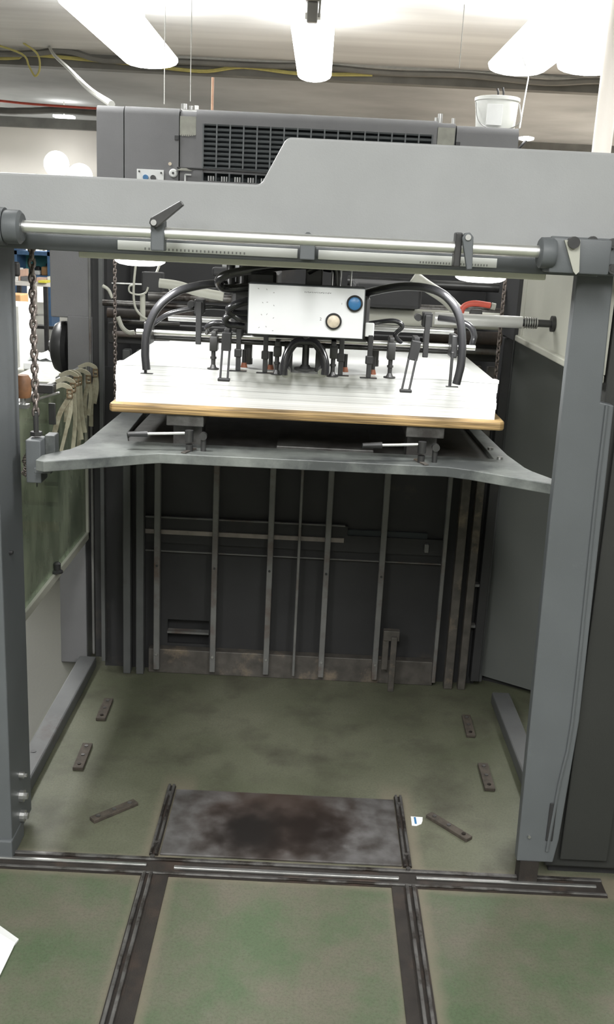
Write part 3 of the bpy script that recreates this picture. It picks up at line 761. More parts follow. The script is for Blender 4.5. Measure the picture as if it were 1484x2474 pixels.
# centre foot
p = at(737, 893, YS)
g = nb(); cyl(g, (p.x, YS, p.z), (p.x, YS, p.z + .004), .027, 24); cyl(g, (p.x, YS, p.z + .004), (p.x, YS, p.z + .012), .015, 16, .010); cyl(g, (p.x, YS, p.z + .01), (p.x, YS, p.z + .10), .0085, 16)
obj('centre_foot', g, 'gunmetal', sh, smooth=True)
for s, (e, kx) in ((-1, (684, 697)), (1, (786, 772))):
    k = [at(737, 826, YS), at(737 + s * 22, 828, YS - .005), at(737 + s * 40, 850, YS - .01), at(737 + s * 49, 880, YS - .015), at(e - s * 1, 905, YS - .015)]
    g = nb(); tube(g, k, .0105, 14, 6); h = obj('hose', g, 'hose', sh, smooth=True)
    pp = at(e - s * 3, 905, YS - .012)
    g = nb(); cyl(g, (pp.x - s * .004, YS - .018, pp.z + .004), (pp.x - s * .004, YS + .012, pp.z + .012), .012, 16); obj('hose_end', g, 'steel', h, smooth=True)
    pp = at(kx, 870, YS + .01)
    g = nb(); bx(g, pp.x - .010, pp.x + .010, YS, YS + .02, pp.z - .028, pp.z + .030, .002); obj('hose_bracket', g, 'black', sh)
# big arching hoses to the pile corners
def big_hose(pts, Ys, r, footpx):
    k = [at(x, y, Y) for (x, y), Y in zip(pts, Ys)]
    g = nb(); tube(g, k, r, 14, 8); h = obj('hose', g, 'hose', sh, smooth=True)
    p = at(footpx[0], footpx[1], Ys[0])
    g = nb(); bx(g, p.x - .016, p.x + .014, p.y - .006, p.y + .006, p.z, p.z + .0018); obj('hose_foot', g, 'gunmetal', h)
    g = nb(); bx(g, p.x - .009, p.x - .002, p.y + .002, p.y + .012, p.z, p.z + .085, .002); bx(g, p.x - .010, p.x + .006, p.y + .004, 2.507, p.z + .07, p.z + .125, .003); obj('hose_bracket', g, 'black', h)
big_hose([(354, 893), (351, 850), (356, 800), (380, 745), (425, 707), (480, 690), (535, 686), (560, 690)], [2.44] * 4 + [2.45, 2.47, 2.49, 2.52], .0102, (356, 903))
big_hose([(1103, 928), (1114, 880), (1117, 820), (1108, 760), (1080, 718), (1040, 698), (985, 692), (930, 698), (870, 712), (840, 720)], [2.44] * 5 + [2.45, 2.47, 2.49, 2.52, 2.54], .0102, (1093, 935))
# coiled hoses left of the control box
for k_, r in (([(800, 648, 2.42), (740, 640, 2.40), (660, 645, 2.38), (590, 655, 2.38), (545, 665, 2.39), (528, 680, 2.41), (545, 697, 2.43), (600, 694, 2.44)], .0105),
              ([(640, 725, 2.44), (600, 727, 2.43), (565, 738, 2.42), (553, 750, 2.43), (570, 758, 2.44), (620, 757, 2.46)], .0095),
              ([(620, 772, 2.46), (585, 772, 2.44), (560, 760, 2.44), (545, 770, 2.44), (552, 784, 2.45), (590, 788, 2.46)], .0085),
              ([(500, 804, 2.50), (500, 790, 2.47), (520, 780, 2.46), (550, 782, 2.46)], .007),
              ([(970, 830, 2.50), (955, 810, 2.49), (972, 788, 2.48), (950, 775, 2.48), (890, 782, 2.50), (840, 790, 2.52)], .006),
              ([(1140, 835, 2.53), (1146, 810, 2.52), (1135, 788, 2.52), (1105, 775, 2.53), (1060, 768, 2.55)], .008),
              ([(362, 790, 2.53), (400, 762, 2.52), (440, 750, 2.52), (500, 742, 2.53), (560, 745, 2.55)], .006),
              ([(745, 655, 2.36), (780, 640, 2.35), (812, 650, 2.36), (816, 700, 2.36)], .009)):
    g = nb(); tube(g, [at(*v) for v in k_], r, 12, 7)
    obj('hose', g, 'hose', sh, smooth=True)
for (px, py) in ((600, 855), (905, 860), (697, 845), (777, 850)):
    p = at(px, py, 2.56); g = nb(); bx(g, p.x - .010, p.x + .010, 2.54, 2.57, p.z - .022, p.z + .03, .003); cyl(g, (p.x, 2.555, p.z - .025), (p.x, 2.555, p.z - .010), .012, 14); obj('rear_sucker', g, 'gunmetal', sh, smooth=True)

# ================================================================ CONTROL BOX
YB = 2.30
t = thing('control_box', 'silver control box with a blue and an ivory button above the paper', 'control box', (-0.025, YB + .03, 1.38))
x0, x1, z0, z1 = -0.1575, 0.1085, 1.3775, 1.4925
b = nb(); bx(b, x0, x1, YB, YB + .07, z0, z1, .002); obj('case', b, 'column', t)
b = nb(); bx(b, x0 + .002, x1 - .002, YB - .0015, YB, z0 + .002, z1 - .002, .0006); obj('face_plate', b, 'silver', t, label='silver front plate')
for (px, py, r, m_, nm) in ((857, 733, .0185, 'blue', 'blue_button'), (806, 776, .0185, 'ivory', 'ivory_button')):
    p = at(px, py, YB)
    g = nb(); lathe(g, (p.x, YB - .0015, p.z), [(r, 0), (r, .006), (r * .8, .009), (r * .76, .006)], 32, 'Y'); rg = obj('button_ring', g, 'gunmetal', t, smooth=True)
    g = nb(); lathe(g, (p.x, YB - .0015, p.z), [(r * .8, 0), (r * .78, .007), (r * .5, .010), (r * .02, .0105)], 32, 'Y'); obj('button', g, m_, rg, smooth=True, label=nm.replace('_', ' '))
def text(name, s, loc, size, m_, parent):
    cu = bpy.data.curves.new(name, 'FONT'); cu.body = s; cu.size = size; cu.extrude = .0001; cu.align_x = 'CENTER'; cu.align_y = 'CENTER'
    tmp = bpy.data.objects.new(name + '_source', cu); COL.objects.link(tmp)
    bpy.context.view_layer.update()
    me = bpy.data.meshes.new_from_object(tmp.evaluated_get(bpy.context.evaluated_depsgraph_get()))
    bpy.data.objects.remove(tmp); bpy.data.curves.remove(cu)
    me.transform(Matrix.Rotation(PI / 2, 4, 'X'))
    me.name = name; me.materials.clear(); me.materials.append(M[m_])
    o = bpy.data.objects.new(name, me); COL.objects.link(o); o.parent = parent; o.location = Vector(loc) - wpos(parent)
    return o
p = at(775, 771, YB); text('digit', '2', (p.x, YB - .0017, p.z), .009, 'ink', t)
p = at(826, 734, YB); text('digit', '1', (p.x, YB - .0017, p.z), .006, 'ink', t)
g = nb(); p = at(769, 707, YB)       # worn away lettering: only strokes are left
random.seed(3)
for i in range(15):
    x = p.x - .030 + i * .0041; h_ = random.uniform(.0022, .0045); an = random.choice((-.5, 0, .45, 1.2))
    bx(g, x, x + .0010, YB - .0018, YB - .0015, p.z - h_ / 2, p.z + h_ / 2, rot=Matrix.Rotation(an, 3, 'Y'))
obj('worn_lettering', g, 'ink', t, kind='stuff')
g = nb()
for (px, py) in ((625, 697), (645, 699), (662, 707), (635, 731), (646, 730), (662, 738), (632, 760), (645, 759), (661, 768), (626, 791), (643, 789), (659, 799)):
    p = at(px, py, YB); bx(g, p.x - .0016, p.x + .0016, YB - .0018, YB - .0015, p.z - .0007, p.z + .0007, rot=Matrix.Rotation(random.uniform(-1.2, 1.2), 3, 'Y'))
obj('scale_marks', g, 'faded_ink', t, kind='stuff')

# ================================================================ BACK BARRIER
YBk = 3.45
bb = thing('back_barrier', 'dark barrier of upright ribs closing the back of the feeder', 'barrier', (0, YBk, 0))
def hole_panel():
    b = nb()
    xs = [-0.735, -0.50, -0.345, 0.66]; zs_ = [0.0, 0.105, 0.200, 1.13]
    for i in range(3):
        for j in range(3):
            if i == 1 and j == 1: continue
            bx(b, xs[i], xs[i + 1], YBk + .01, YBk + .02, zs_[j], zs_[j + 1])
    bx(b, -0.52, -0.33, YBk + .06, YBk + .065, 0.08, 0.22)
    bmesh.ops.remove_doubles(b, verts=b.verts, dist=1e-5)
    return b
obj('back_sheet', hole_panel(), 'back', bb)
RIBS = [(-0.532, .022, 1.10), (-0.324, .021, 1.10), (-0.125, .021, 1.10), (-0.022, .010, 1.10), (0.080, .021, 1.10), (0.279, .021, 1.10), (0.500, .014, 1.10)]
for (x, wd, zt) in RIBS:
    b = nb(); bx(b, x - wd / 2, x + wd / 2, YBk - .055, YBk - .030, 0.022, zt, .003); obj('rib', b, 'rib', bb)
    if wd > .015:
        b = nb(); cyl(b, (x, YBk - .055, 0.085), (x, YBk - .060, 0.085), .005, 8); obj('rib_screw', b, 'steel', bb)
        b = nb(); cyl(b, (x, YBk - .055, 0.43), (x, YBk - .0575, 0.43), .0045, 8); obj('rib_screw', b, 'black', bb)
for (x0_, x1_, y_) in ((-0.655, -0.628, 0), (-0.608, -0.580, .0), (0.540, 0.572, .0), (0.592, 0.620, .0)):
    b = nb(); bx(b, x0_, x1_, YBk - .055 + y_, YBk - .02, 0.0, 1.2, .004); obj('guide_bar', b, 'sill' if x0_ < 0 else 'rust_band', bb)
b = nb(); bx(b, -0.58, 0.50, YBk - .012, YBk + .01, 0.505, 0.565); bx(b, -0.58, 0.15, YBk - .014, YBk + .01, 0.565, 0.60); o_ = obj('cross_member', b, 'back', bb)
b = nb(); bx(b, -0.58, 0.138, YBk - .020, YBk - .012, 0.540, 0.556); obj('cross_strip', b, 'strip_pale', bb, label='pale worn strip on the cross member')
b = nb(); bx(b, -0.58, 0.50, YBk - .016, YBk - .008, 0.472, 0.476); obj('seam_bead', b, 'rib', bb)
b = nb(); bx(b, -0.58, 0.14, YBk - .020, YBk - .008, 0.600, 0.604); obj('seam_bead', b, 'rib', bb)
b = nb(); bx(b, -0.565, 0.50, YBk - .030, YBk + .01, 0.0, 0.095, .003); obj('foot_rail', b, 'rust_band', bb, label='rusty foot rail')
b = nb(); bx(b, -0.50, -0.345, YBk + .0, YBk + .03, 0.148, 0.156); obj('slot_bar', b, 'rib', bb)
b = nb(); bx(b, 0.43, 0.445, YBk - .03, YBk, 0.52, 0.55, .002); obj('stop_lug', b, 'rib', bb)
b = nb(); bx(b, 0.140, 0.44, YBk - .003, YBk + .0095, 0.535, 0.585); obj('slot', b, 'unit_dark', bb, label='black open slot')
# stopper bar leaning at the front
o_ = nb(); bx(o_, 0.300, 0.358, YBk - .09, YBk - .062, 0.196, 0.235, .002); bx(o_, 0.300, 0.322, YBk - .085, YBk - .062, 0.08, 0.20, .002); bx(o_, 0.328, 0.350, YBk - .100, YBk - .088, -0.0, 0.215, .002)
o = obj('stop_bar', o_, 'rust_band', bb, label='worn grey bracket and bar at the foot of the barrier')
# vertical corner channels left
b = nb(); bx(b, -0.768, -0.742, YBk - .005, YBk + .02, 0.04, 1.52, .003); obj('corner_channel', b, 'back', bb)
b = nb(); bx(b, -0.738, -0.724, YBk - .04, YBk - .01, 0.04, 1.52, .002); obj('corner_channel', b, 'sill', bb)
b = nb(); bx(b, -0.780, -0.771, YBk - .005, YBk + .02, 0.05, 1.52, .003); obj('corner_channel', b, 'rib', bb, label='pale edge strip of the left corner')
b = nb(); bx(b, 0.640, 0.672, YBk - .04, YBk + .02, 0.03, 1.30, .003); obj('corner_channel', b, 'back', bb)
for z in (0.40, 0.24):
    b = nb(); bx(b, 0.622, 0.64, YBk - .03, YBk, z, z + .01); obj('cross_link', b, 'rib', bb)
# dark sheets added to keep the hollow behind the barrier dark
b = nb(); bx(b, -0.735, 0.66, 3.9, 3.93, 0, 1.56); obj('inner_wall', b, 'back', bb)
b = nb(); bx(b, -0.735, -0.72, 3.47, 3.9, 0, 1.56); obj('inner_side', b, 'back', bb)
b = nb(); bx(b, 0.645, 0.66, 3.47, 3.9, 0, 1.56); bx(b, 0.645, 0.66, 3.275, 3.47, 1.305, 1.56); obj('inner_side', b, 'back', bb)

# ================================================================ MACHINE INSIDES over the pile
mi = thing('feed_table_mechanism', 'dark feed mechanism of shafts, plates and tubes behind the paper', 'machine', (0, 3.3, 1.1))
b = nb(); bx(b, -0.70, 0.62, 3.38, 3.42, 1.22, 1.29, .004); obj('front_plate', b, 'back', mi)
for (z, y, r, m_, x0_, x1_) in ((1.36, 3.30, .010, 'rail_steel', -0.70, -0.42), (1.30, 3.32, .006, 'rail_steel', -0.66, -0.45), (1.415, 3.45, .004, 'steel', -0.70, -0.52),
                             (1.33, 3.28, .016, 'rail_dark', -0.68, -0.40), (1.255, 3.36, .010, 'rib', -0.68, 0.62), (1.30, 3.36, .022, 'rail_dark', 0.36, 0.62),
                             (1.46, 3.5, .016, 'gunmetal', 0.10, 0.62), (1.50, 3.5, .012, 'steel', 0.08, 0.40), (1.39, 3.3, .014, 'rail_steel', -0.55, 0.60)):
    b = nb(); cyl(b, (x0_, y, z), (x1_, y, z), r, 16); obj('shaft', b, m_, mi, smooth=True)
b = nb(); cyl(b, (0.08, 3.10, 1.375), (0.56, 3.10, 1.375), .026, 24); obj('drum', b, 'cream', mi, smooth=True, label='pale drum behind the control box')
b = nb(); bx(b, 0.11, 0.31, 3.02, 3.3, 1.405, 1.475, .01); obj('motor_block', b, 'back', mi)
b = nb(); cyl(b, (-0.31, 3.3, 1.515), (-0.14, 3.3, 1.51), .028, 24); obj('wrapped_roll', b, 'white', mi, smooth=True, label='roll in silvery wrapping under the beam')
b = nb(); bx(b, -0.34, -0.14, 3.24, 3.28, 1.465, 1.492, .008); obj('tray', b, 'back', mi)
g = nb(); tube(g, [at(385, 684, 3.0), at(430, 690, 3.0), at(480, 705, 3.0), (at(540, 716, 3.0))], .014, 14, 6); obj('cream_duct', g, 'cream', mi, smooth=True)
g = nb(); tube(g, [at(1000, 668, 3.0), at(1030, 690, 3.0), at(1075, 720, 3.0), (at(1105, 750, 3.0))], .018, 14, 6); obj('cream_duct', g, 'cream', mi, smooth=True)
# white shaft with spring end
t = thing('sprung_shaft', 'bright steel shaft with a spring end running to the cream side panel', 'shaft', (0.5, 2.85, 1.40))
a = at(1050, 773, 2.80); e = at(1262, 774, 2.80)
a.z = e.z = 1.398
b = nb(); cyl(b, (a.x, 2.80, a.z), (e.x, 2.80, e.z), .0165, 24); obj('shaft', b, 'label_beige2', t, smooth=True)
e2 = at(1316, 774, 2.80)
b = nb(); cyl(b, (e.x, 2.80, 1.398), (0.66, 2.80, 1.398), .0105, 16); obj('spindle', b, 'gunmetal', t, smooth=True)
for i in range(6):
    b = nb(); x = e.x + .006 + i * .0065; cyl(b, (x, 2.80, 1.398), (x + .0032, 2.80, 1.398), .0155, 16); obj('spring_coil', b, 'steel', t, smooth=True)
b = nb(); cyl(b, (0.650, 2.80, 1.398), (0.661, 2.80, 1.398), .022, 20); obj('flange', b, 'gunmetal', t, smooth=True)

t = thing('red_hose', 'short curved red hose above the bright shaft', 'hose', tuple(at(1150, 745, 2.86)))
g = nb(); tube(g, [at(1112, 765, 2.86), at(1120, 742, 2.86), at(1145, 733, 2.86), at(1185, 738, 2.86)], .0085, 12, 6); obj('hose_body', g, 'red', t, smooth=True)
g = nb(); e = at(1187, 739, 2.86); cyl(g, e, e + Vector((.012, 0, -.002)), .0095, 12); obj('end_cap', g, 'label_beige', t, smooth=True)
g = nb(); e = at(1150, 745, 2.87); bx(g, e.x - .015, e.x + .02, 2.87, 2.89, e.z - .045, e.z - .003, .003); obj('bracket', g, 'gunmetal', t)

# thin tubes and cables at the left
t = thing('air_tubes', 'thin cream air tubes looping above the left of the paper', 'tube', tuple(at(330, 700, 3.0)))
for pts, r in (([(328, 640), (324, 680), (323, 715), (328, 745), (345, 765), (372, 778)], .0035), ([(325, 688), (313, 692), (314, 706), (335, 712), (352, 707), (358, 694)], .0028),
               ([(385, 680), (402, 690), (412, 705), (415, 718)], .0025), ([(248, 690), (262, 700), (272, 720)], .005), ([(285, 765), (295, 790), (310, 803), (325, 803)], .007)):
    g = nb(); tube(g, [at(x, y, 3.0) for x, y in pts], r, 8, 6); obj('tube', g, 'cream', t, smooth=True)
b = nb(); p = at(345, 712, 3.02); q = at(347, 775, 3.02); cyl(b, (p.x, 3.02, p.z), (p.x, 3.02, q.z), .008, 14); obj('filter', b, 'cream', t, smooth=True)
b = nb(); p = at(350, 665, 3.04); q = at(385, 690, 3.04); bx(b, p.x - .01, q.x + .01, 3.04, 3.08, q.z - .02, p.z + .01, .004); obj('valve', b, 'back', t)
g = nb(); tube(g, [(p.x + .03, 3.05, p.z), (p.x + .03, 3.2, p.z + .06), (p.x, 3.42, p.z + .10)], .004, 8); obj('tube', g, 'cream', t, smooth=True)

# ================================================================ CHAINS
def link_mesh(R, r, stretch):
    bm = nb(); n1, n2 = 10, 4; rings = []
    for i in range(n1):
        a = 2 * PI * i / n1; ring = []
        for j in range(n2):
            c = 2 * PI * j / n2
            rr = R + r * math.cos(c)
            ring.append(bm.verts.new((rr * math.cos(a), r * math.sin(c), rr * math.sin(a) * stretch)))
        rings.append(ring)
    for i in range(n1):
        for j in range(n2):
            bm.faces.new((rings[i][j], rings[(i + 1) % n1][j], rings[(i + 1) % n1][(j + 1) % n2], rings[i][(j + 1) % n2]))
    me = bpy.data.meshes.new('chain_link'); bmesh.ops.recalc_face_normals(bm, faces=bm.faces); bm.to_mesh(me); bm.free()
    me.materials.append(M['chain'])
    for p_ in me.polygons: p_.use_smooth = True
    return me
def chain(x, y, z0, z1, R, r, st, label, rod=None, dx=0.0):
    t = thing('lift_chain', label, 'chain', (x, y, z0), 'lifting chains of the pile carriage')
    me = link_mesh(R, r, st)
    n = int((z1 - z0) / (R * st * 1.75))
    step = (z1 - z0) / n
    for i in range(n + 1):
        o = bpy.data.objects.new('link', me); COL.objects.link(o); o.parent = t
        o.location = (dx * i / n, 0, i * step); o.rotation_euler = (0, 0, PI / 2 * (i % 2) + .6)
    if rod:
        b = nb(); cyl(b, (x, y, z0 - rod), (x, y, z0), .0065, 12); cyl(b, (x, y, z0 - rod), (x, y, z0 - rod + .01), .015, 6); obj('threaded_rod', b, 'gunmetal', t, smooth=True)
chain(-0.674, 2.395, 1.155, 1.545, .0066, .0041, 1.5, 'thick lifting chain beside the left post', rod=.058)
chain(-0.600, 3.0, 1.09, 1.545, .0044, .0026, 1.55, 'rusty thin lifting chain at the back left')
chain(0.548, 3.0, 1.09, 1.545, .0052, .0032, 1.55, 'dusty lifting chain at the back right of the paper')
b = nb(); p = at(88, 935, 2.42)
# slack thin chain end under the left horn
t = thing('slack_chain', 'thin slack chain end dangling under the left horn of the carriage', 'chain', tuple(at(62, 1090, 2.38)))
me = link_mesh(.0045, .0014, 1.3)
pth = smooth_path([at(78, 1092, 2.38), at(66, 1095, 2.38), at(60, 1112, 2.38), at(64, 1130, 2.38), at(58, 1142, 2.38), at(66, 1150, 2.38)], 4)
for i, p in enumerate(pth):
    o = bpy.data.objects.new('link', me); COL.objects.link(o); o.parent = t; o.location = p - t.location; o.rotation_euler = (i * .9, .3 * i, i * 1.3)
# light switch block and brown knob by the chain
t = thing('brown_knob', 'brown worn wooden knob beside the foot of the left chain', 'knob', tuple(at(55, 960, 2.62)))
p = at(55, 960, 2.62); q = at(55, 906, 2.62)
b = nb(); lathe(b, (p.x, 2.62, p.z), [(.020, 0), (.023, .01), (.023, q.z - p.z - .012), (.016, q.z - p.z)], 20); obj('knob_body', b, 'brown', t, smooth=True)
b = nb(); cyl(b, (p.x, 2.62, p.z - .02), (p.x, 2.62, p.z), .008, 12); obj('stem', b, 'steel', t, smooth=True)
b = nb(); bx(b, p.x - .08, p.x + .015, 2.605, 2.635, p.z - .028, p.z - .018); obj('bracket', b, 'steel', t)

# ================================================================ LEFT GUARD
XG = -0.795
t = thing('side_guard', 'green tinted clear guard panel in a grey rail on the left side', 'guard panel', (XG, 3.0, 0.5))
b = nb(); bx(b, XG - .003, XG + .003, 2.45, 3.42, 0.535, 1.12); obj('acrylic_panel', b, 'acrylic', t, label='smeared green tinted pane')
b = nb(); bx(b, XG - .012, XG + .012, 2.42, 3.44, 0.508, 0.536, .003); obj('bottom_rail', b, 'cream', t)
b = nb(); bx(b, XG - .009, XG + .009, 2.42, 3.44, 1.118, 1.136, .003); obj('top_rail', b, 'steel', t)
b = nb(); bx(b, XG - .012, XG + .012, 3.42, 3.44, 0.508, 1.136, .003); obj('end_rail', b, 'cream', t)
p_ = Vector((XG + .012, 2.97, 0.545)); b = nb(); lathe(b, (XG + .014, 2.97, 0.537), [(.018, 0), (.018, .006), (.011, .01), (.012, .03), (.006, .036)], 16); obj('knob', b, 'black', t, smooth=True)
b = nb(); bx(b, XG + .0035, XG + .006, 2.80, 2.803, 0.86, 1.05); obj('scratch_strip', b, 'black', t)

# hanging straps with buckles on the guard's top rail
def strap_pts(px, Y): pass
GRP = 'buckled straps hung over the guard rail'
STR = [  # (buckle px, py), strap ends list, depth, label
    ((170, 950), [(132, 1045), (162, 1032), (148, 1090)], 2.78, 'frontmost pale buckled strap hung over the guard rail'),
    ((178, 935), [(160, 1020), (176, 1092)], 2.88, 'second strap from the front, folded double, on the guard rail'),
    ((186, 920), [(197, 1062), (180, 1055)], 2.98, 'straight pale strap hanging between the folded ones'),
    ((193, 918), [(205, 1045), (188, 1098)], 3.08, 'narrow strap crooked at its end below the guard rail'),
    ((215, 915), [(205, 1010), (214, 1004)], 3.22, 'wide strap with a brass buckle near the back of the guard'),
    ((232, 900), [(220, 1030), (229, 975)], 3.34, 'rearmost white strap with punched holes near the corner'),
]
for (bp_, ends, Y, lab) in STR:
    B = at(bp_[0], bp_[1], Y)
    t = thing('buckled_strap', lab, 'strap', tuple(B), GRP)
    b = nb()
    for (dx, dz, sx, sz) in ((0, .012, .016, .003), (0, -.012, .016, .003), (-.007, 0, .003, .024), (.007, 0, .003, .024), (0, 0, .016, .0025)):
        bx(b, B.x + dx - sx / 2, B.x + dx + sx / 2, Y - .010, Y - .005, B.z + dz - sz / 2, B.z + dz + sz / 2)
    obj('buckle', b, 'brass', t)
    # fold over the rail
    T = at(bp_[0] - 18, bp_[1] - 14, Y)
    b = nb()
    def ribbon(bm, pts, wd, thk=.0022):
        pts = smooth_path(pts, 5)
        L_ = []
        for i, p in enumerate(pts):
            d = (pts[min(i + 1, len(pts) - 1)] - pts[max(i - 1, 0)]).normalized()
            s = d.cross(Vector((0, 1, 0))).normalized() * wd / 2
            n = Vector((0, thk, 0))
            L_.append([bm.verts.new(v) for v in (p - s - n, p + s - n, p + s + n, p - s + n)])
        for a, c in zip(L_, L_[1:]):
            for j in range(4): bm.faces.new((a[j], a[(j + 1) % 4], c[(j + 1) % 4], c[j]))
        bm.faces.new(L_[0][::-1]); bm.faces.new(L_[-1])
    ribbon(b, [at(bp_[0] - 42, bp_[1] - 12, Y - .01), at(bp_[0] - 20, bp_[1] - 20, Y), at(bp_[0] - 2, bp_[1] - 12, Y), B], .013)
    obj('strap_loop', b, 'strap', t)
    for i, e in enumerate(ends):
        E_ = at(e[0], e[1], Y + .004 * i)
        mid = (B + E_) / 2 + Vector((.006 * (1 if i else -1), 0, 0))
        b = nb(); ribbon(b, [B + Vector((0, .004 * i, -.008)), mid, E_], .014 - .002 * i)
        obj('strap_tail', b, 'strap', t)
# small dark fittings on the rail
t = thing('rail_clip', 'small dark metal clip on the front end of the guard rail', 'clip', tuple(at(105, 935, 2.72)))
p = at(108, 938, 2.72)
b = nb(); bx(b, p.x - .02, p.x + .03, 2.70, 2.73, p.z - .012, p.z + .012, .003); obj('clip_body', b, 'gunmetal', t)
b = nb(); bx(b, p.x - .03, p.x + .05, 2.69, 2.70, p.z - .022, p.z - .016, .002, rot=Matrix.Rotation(-.35, 3, 'Y')); obj('clip_arm', b, 'steel', t)
b = nb(); bx(b, p.x + .01, p.x + .03, 2.715, 2.72, p.z - .10, p.z - .04, .002); obj('tag', b, 'gunmetal', t, label='dark tag hanging from the clip')

# ================================================================ LEFT CABINET POST AND HANDWHEEL
t = thing('left_side_cabinet', 'tall grey side cabinet on a narrow post behind the left guard', 'cabinet', (-0.86, 3.5, 0))
b = nb(); bx(b, -0.905, -0.806, 3.47, 3.60, 0.0, 1.085, .004); obj('post_body', b, 'unit', t)
b = nb(); bx(b, -0.912, -0.742, 3.455, 3.62, 1.292, 1.54, .004); obj('upper_box', b, 'unit', t)
b = nb(); bx(b, -0.855, -0.742, 3.45, 3.60, 1.08, 1.30, .004); obj('middle_box', b, 'unit', t)
t = thing('handwheel', 'black round handwheel seen edge on beside the left cabinet', 'handwheel', (-0.91, 3.56, 1.18))
c0 = at(152, 838, 3.56)
b = nb(); lathe(b, c0, [(.02, -.036), (.055, -.034), (.082, -.022), (.092, -.004), (.092, .012), (.080, .026), (.02, .03)], 40, 'X'); obj('wheel_rim', b, 'black', t, smooth=True)
b = nb(); lathe(b, c0, [(.018, -.050), (.022, -.046), (.022, -.035), (.02, -.02)], 20, 'X'); obj('hub', b, 'gunmetal', t, smooth=True)

# ================================================================ RIGHT SIDE PANELS
t = thing('side_panel_cream', 'cream inner side panel above the grey panel on the right', 'panel', (0.66, 2.8, 1.30))
b = nb(); bx(b, 0.660, 0.668, 2.29, 3.26, 1.325, 1.548); obj('panel_sheet', b, 'cream', t)
b = nb(); bx(b, 0.645, 0.668, 2.29, 3.26, 1.305, 1.325, .004); obj('bottom_lip', b, 'cream', t)
b = nb(); bx(b, 0.656, 0.672, 3.22, 3.27, 1.30, 1.548, .003); obj('end_fold', b, 'cream', t)
# mint paper tape with pencil marks
b = nb(); k = [at(1383, 683, 2.45), at(1391, 683, 2.45), at(1380, 795, 2.45), at(1363, 775, 2.45)]
bx(b, 0.6575, 0.6598, 2.42, 2.50, 1.395, 1.50)
bm2 = obj('mint_tape', b, 'mint', t, label='mint green strip of tape with marks')
for z in (1.475, 1.455, 1.42):
    b = nb(); bx(b, 0.657, 0.6575, 2.44, 2.452, z, z + .004); obj('pen_mark', b, 'blue', bm2)
t = thing('side_panel_grey', 'large plain grey panel behind the right post', 'panel', (0.78, 3.4, 0))
b = nb(); prism(b, [(0.69, 3.47), (0.96, 3.29), (0.965, 3.30), (0.695, 3.485)], 0.03, 1.50); obj('panel_sheet', b, 'panel_green', t)
b = nb(); prism(b, [(0.69, 3.50), (0.98, 3.36), (1.0, 3.38), (0.69, 3.53)], 0.0, 0.20); obj('plinth_or_shadow', b, 'back', t)  # dark strip added in place of the shadow under the panel
b = nb(); bx(b, 0.662, 0.695, 3.475, 3.50, 0.0, 1.30, .003); obj('edge_strip', b, 'sill', t)
t = thing('outer_cabinet', 'dark grey outer cabinet right of the right post', 'cabinet', (0.85, 2.6, 0))
b = nb(); bx(b, 0.672, 1.0, YF + .035, 2.50, 0.03, 1.54, .005); obj('cabinet_body', b, 'dark_cab', t)
b = nb(); bx(b, 0.69, 0.98, YF + .06, 2.46, 0.0, 0.03); obj('plinth_or_shadow', b, 'back', t)
b = nb(); bx(b, 0.706, 0.83, YF + .022, YF + .035, 0.06, 1.45, .003); obj('door', b, 'dark_cab', t)
b = nb(); bx(b, 0.655, 0.673, YF - .004, YF - .0005, 0.13, 0.24, .002); obj('latch_strip', b, 'back', t)

# ================================================================ PRESS UNIT
YU = 4.3
pu = thing('press_unit', 'large grey printing unit cover with a louvred grille behind the feeder', 'printing unit', (-0.07, 4.7, 0))
def cover(x0_, x1_, name='cover_panel', m_='unit', zt=2.075, lab=None, r=.03, y0=YU):
    prof = [(y0, 1.15)]
    for i in range(7):
        a = i / 6 * PI / 2
        prof.append((y0 + r - r * math.cos(a), zt - r + r * math.sin(a)))
    prof += [(y0 + .9, zt), (y0 + .9, 1.15)]
    b = nb(); prism(b, prof, x0_, x1_, YZ); return obj(name, b, m_, pu, smooth=True, label=lab)
cover(-0.932, -0.822, zt=2.073); cover(-0.818, -0.596, zt=2.075)
cover(-0.592, -0.526, zt=2.068, y0=YU + .006)
cover(0.452, 0.528, zt=2.070, y0=YU + .006)
cover(0.532, 0.784, zt=2.062)
b = nb(); bx(b, -0.593, -0.527, YU + .002, YU + .0058, 1.975, 2.045); 
for i in range(8): bx(b, -0.593 + i * .00825, -0.587 + i * .00825, YU + .002, YU + .0058, 1.966 + random.uniform(0, .008), 1.975)
obj('tape_patch', b, 'label_beige', pu, label='torn beige tape on the left joint')
b = nb(); bx(b, 0.455, 0.525, YU + .002, YU + .0058, 1.80, 2.05); obj('tape_patch', b, 'label_beige', pu, label='beige tape on the right joint')
# middle cover with grille opening
GX0, GX1, GZ0, GZ1 = -0.497, 0.435, 1.852, 2.020
prof = [(YU, GZ1)]
for i in range(7):
    a = i / 6 * PI / 2; prof.append((YU + .03 - .03 * math.cos(a), 2.076 - .03 + .03 * math.sin(a)))
prof += [(YU + .9, 2.076), (YU + .9, GZ1)]
b = nb(); prism(b, prof, -0.526, 0.452, YZ); bx(b, -0.526, GX0, YU, YU + .9, 1.15, GZ1); bx(b, GX1, 0.452, YU, YU + .9, 1.15, GZ1); bx(b, GX0, GX1, YU, YU + .9, 1.15, 1.80)
obj('middle_cover', b, 'unit', pu, smooth=True)
b = nb(); bx(b, GX0, GX1, YU + .004, YU + .05, 1.832, GZ0 + .0); obj('grille_sill', b, 'unit', pu)
b = nb(); bx(b, GX0, GX1, YU + .06, YU + .9, 1.80, GZ1); obj('grille_backing', b, 'unit_dark', pu)
nrow = 9
